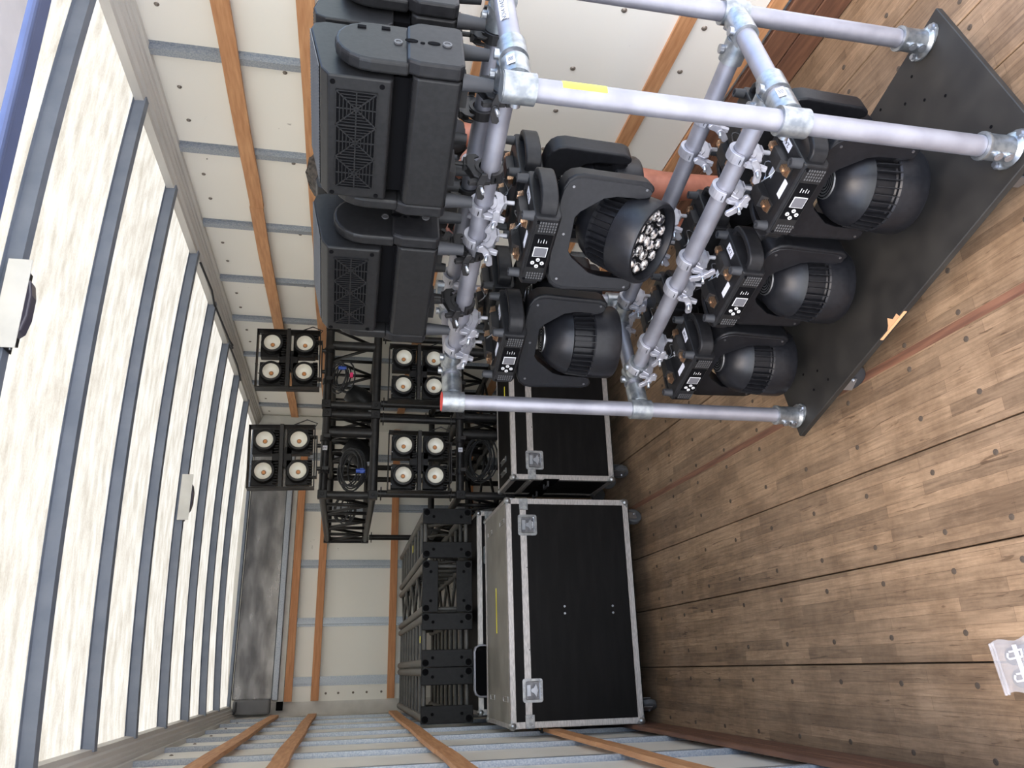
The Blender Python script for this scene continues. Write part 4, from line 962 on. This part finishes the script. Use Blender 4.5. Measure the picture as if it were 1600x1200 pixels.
# clothing follows the body
skin_mesh('shirt', [(0, 0, .92), (0, -.01, 1.15), (0, -.01, 1.34), (0, -.01, 1.47), (0, 0, 1.50), (-.185, -.01, 1.43), (-.213, -.015, 1.27), (.185, -.01, 1.43), (.213, -.015, 1.27)],
          [(0, 1), (1, 2), (2, 3), (3, 4), (3, 5), (5, 6), (3, 7), (7, 8)], [(.175, .13), (.155, .12), (.175, .13), (.115, .10), .075, .07, .062, .07, .062], M_shirt, person)
skin_mesh('shorts', [(0, 0, 1.0), (0, 0, .92), (-.10, 0, .82), (-.112, .015, .60), (.10, 0, .82), (.112, .015, .60)], [(0, 1), (1, 2), (2, 3), (1, 4), (4, 5)], [(.16, .12), (.165, .125), .105, .09, .105, .09], M_shorts, person)
# head
hm = MB(); hm.M = Matrix.Translation((0, .02, 1.70))
prof = [(.001, -.115), (.035, -.110), (.052, -.085), (.062, -.05), (.070, -.01), (.074, .03), (.070, .07), (.050, .10), (.001, .112)]
hm.lathe(prof, Matrix.Diagonal((1, 1.2, 1, 1)), 24)
hm.ball((0, .088, -.018), .014, (.8, 1.3, 1.6)); hm.ball((-.072, .0, -.01), .02, (.4, .9, 1.5)); hm.ball((.072, .0, -.01), .02, (.4, .9, 1.5)); hm.ball((0, .078, -.058), .016, (1.5, .5, .45))
hm.cyl((0, -.01, -.16), (0, .0, -.06), .052, n=16)
hd = hm.build('head', M_skin, person)
for x in (-.028, .028): MB().ball((x, .098, 1.712), .011).build('eye', M_white, hd); MB().ball((x, .107, 1.712), .005).build('pupil', M_ink, hd)
hr_ = MB(); hr_.M = Matrix.Translation((0, .005, 1.735))
rn = random.Random(4)
prof = [(.074, -.055), (.082, -.03), (.085, .0), (.083, .03), (.074, .062), (.05, .085), (.001, .097)]
hr_.lathe(prof, Matrix.Diagonal((1, 1.2, 1, 1)), 28)
hr_.v = [(x + rn.uniform(-.005, .005), y + rn.uniform(-.005, .005), z + rn.uniform(-.004, .008)) for x, y, z in hr_.v]
for k in range(60):
    a = rn.uniform(0, 2 * PI); e_ = rn.uniform(.1, 1.5); p = Vector((.083 * math.cos(a) * math.cos(e_), .098 * math.sin(a) * math.cos(e_), .092 * math.sin(e_)))
    hr_.tube([p, p * 1.06 + Vector((rn.uniform(-.02, .02), rn.uniform(-.02, .02), -.008))], .004, 5)
hr_.build('hair', M_hair, person)
# hands gripping the far top rail
for (h_, sg) in ((hl, -1), (hr, 1)):
    bx, by, bz = h_
    P = [(bx, by - .05, bz - .01), (bx, by - .005, bz + .012)]; Ed = [(0, 1)]; Rd = [.026, (.036, .018)]
    skin_mesh('hand', P, Ed, Rd, M_skin, person, sub=1)
    for q, (dx, ln) in enumerate(((-.028, .85), (-.0095, 1.0), (.0095, .95), (.028, .75))):
        skin_mesh('finger', [(bx + dx * .8, by, bz + .014), (bx + dx, by + .038 * ln, bz + .024), (bx + dx, by + .062 * ln, bz + .004), (bx + dx, by + .055 * ln, bz - .022)], [(0, 1), (1, 2), (2, 3)], [.0105, .0095, .009, .0075], M_skin, person, sub=1)
    skin_mesh('thumb', [(bx - sg * .028, by - .02, bz + .004), (bx - sg * .042, by + .008, bz - .008), (bx - sg * .034, by + .030, bz - .022)], [(0, 1), (1, 2)], [.0125, .011, .0085], M_skin, person, sub=1)
for sx in (-1, 1):
    sh = MB().prism([(-.05, .018), (.17, .018), (.195, .03), (.17, .06), (.06, .085), (.02, .11), (-.045, .11), (-.06, .06)], sx * .118 - .045, sx * .118 + .045, 'x')
    o = sh.build('shoe', M_green, person, bevel=.012, seg=3)
    MB().prism([(-.062, .0015), (.19, .0015), (.20, .02), (-.062, .022)], sx * .118 - .048, sx * .118 + .048, 'x').build('sole', M_purple, o, bevel=.004)
    MB().prism([(.03, .088), (.12, .070), (.12, .074), (.03, .092)], sx * .118 - .02, sx * .118 + .02, 'x').build('laces', M_white, o)
    MB().lathe([(.044, .10), (.043, .16), (.040, .165)], Matrix.Translation((sx * .116, -.018, 0)), 16).build('sock', M_white, o)
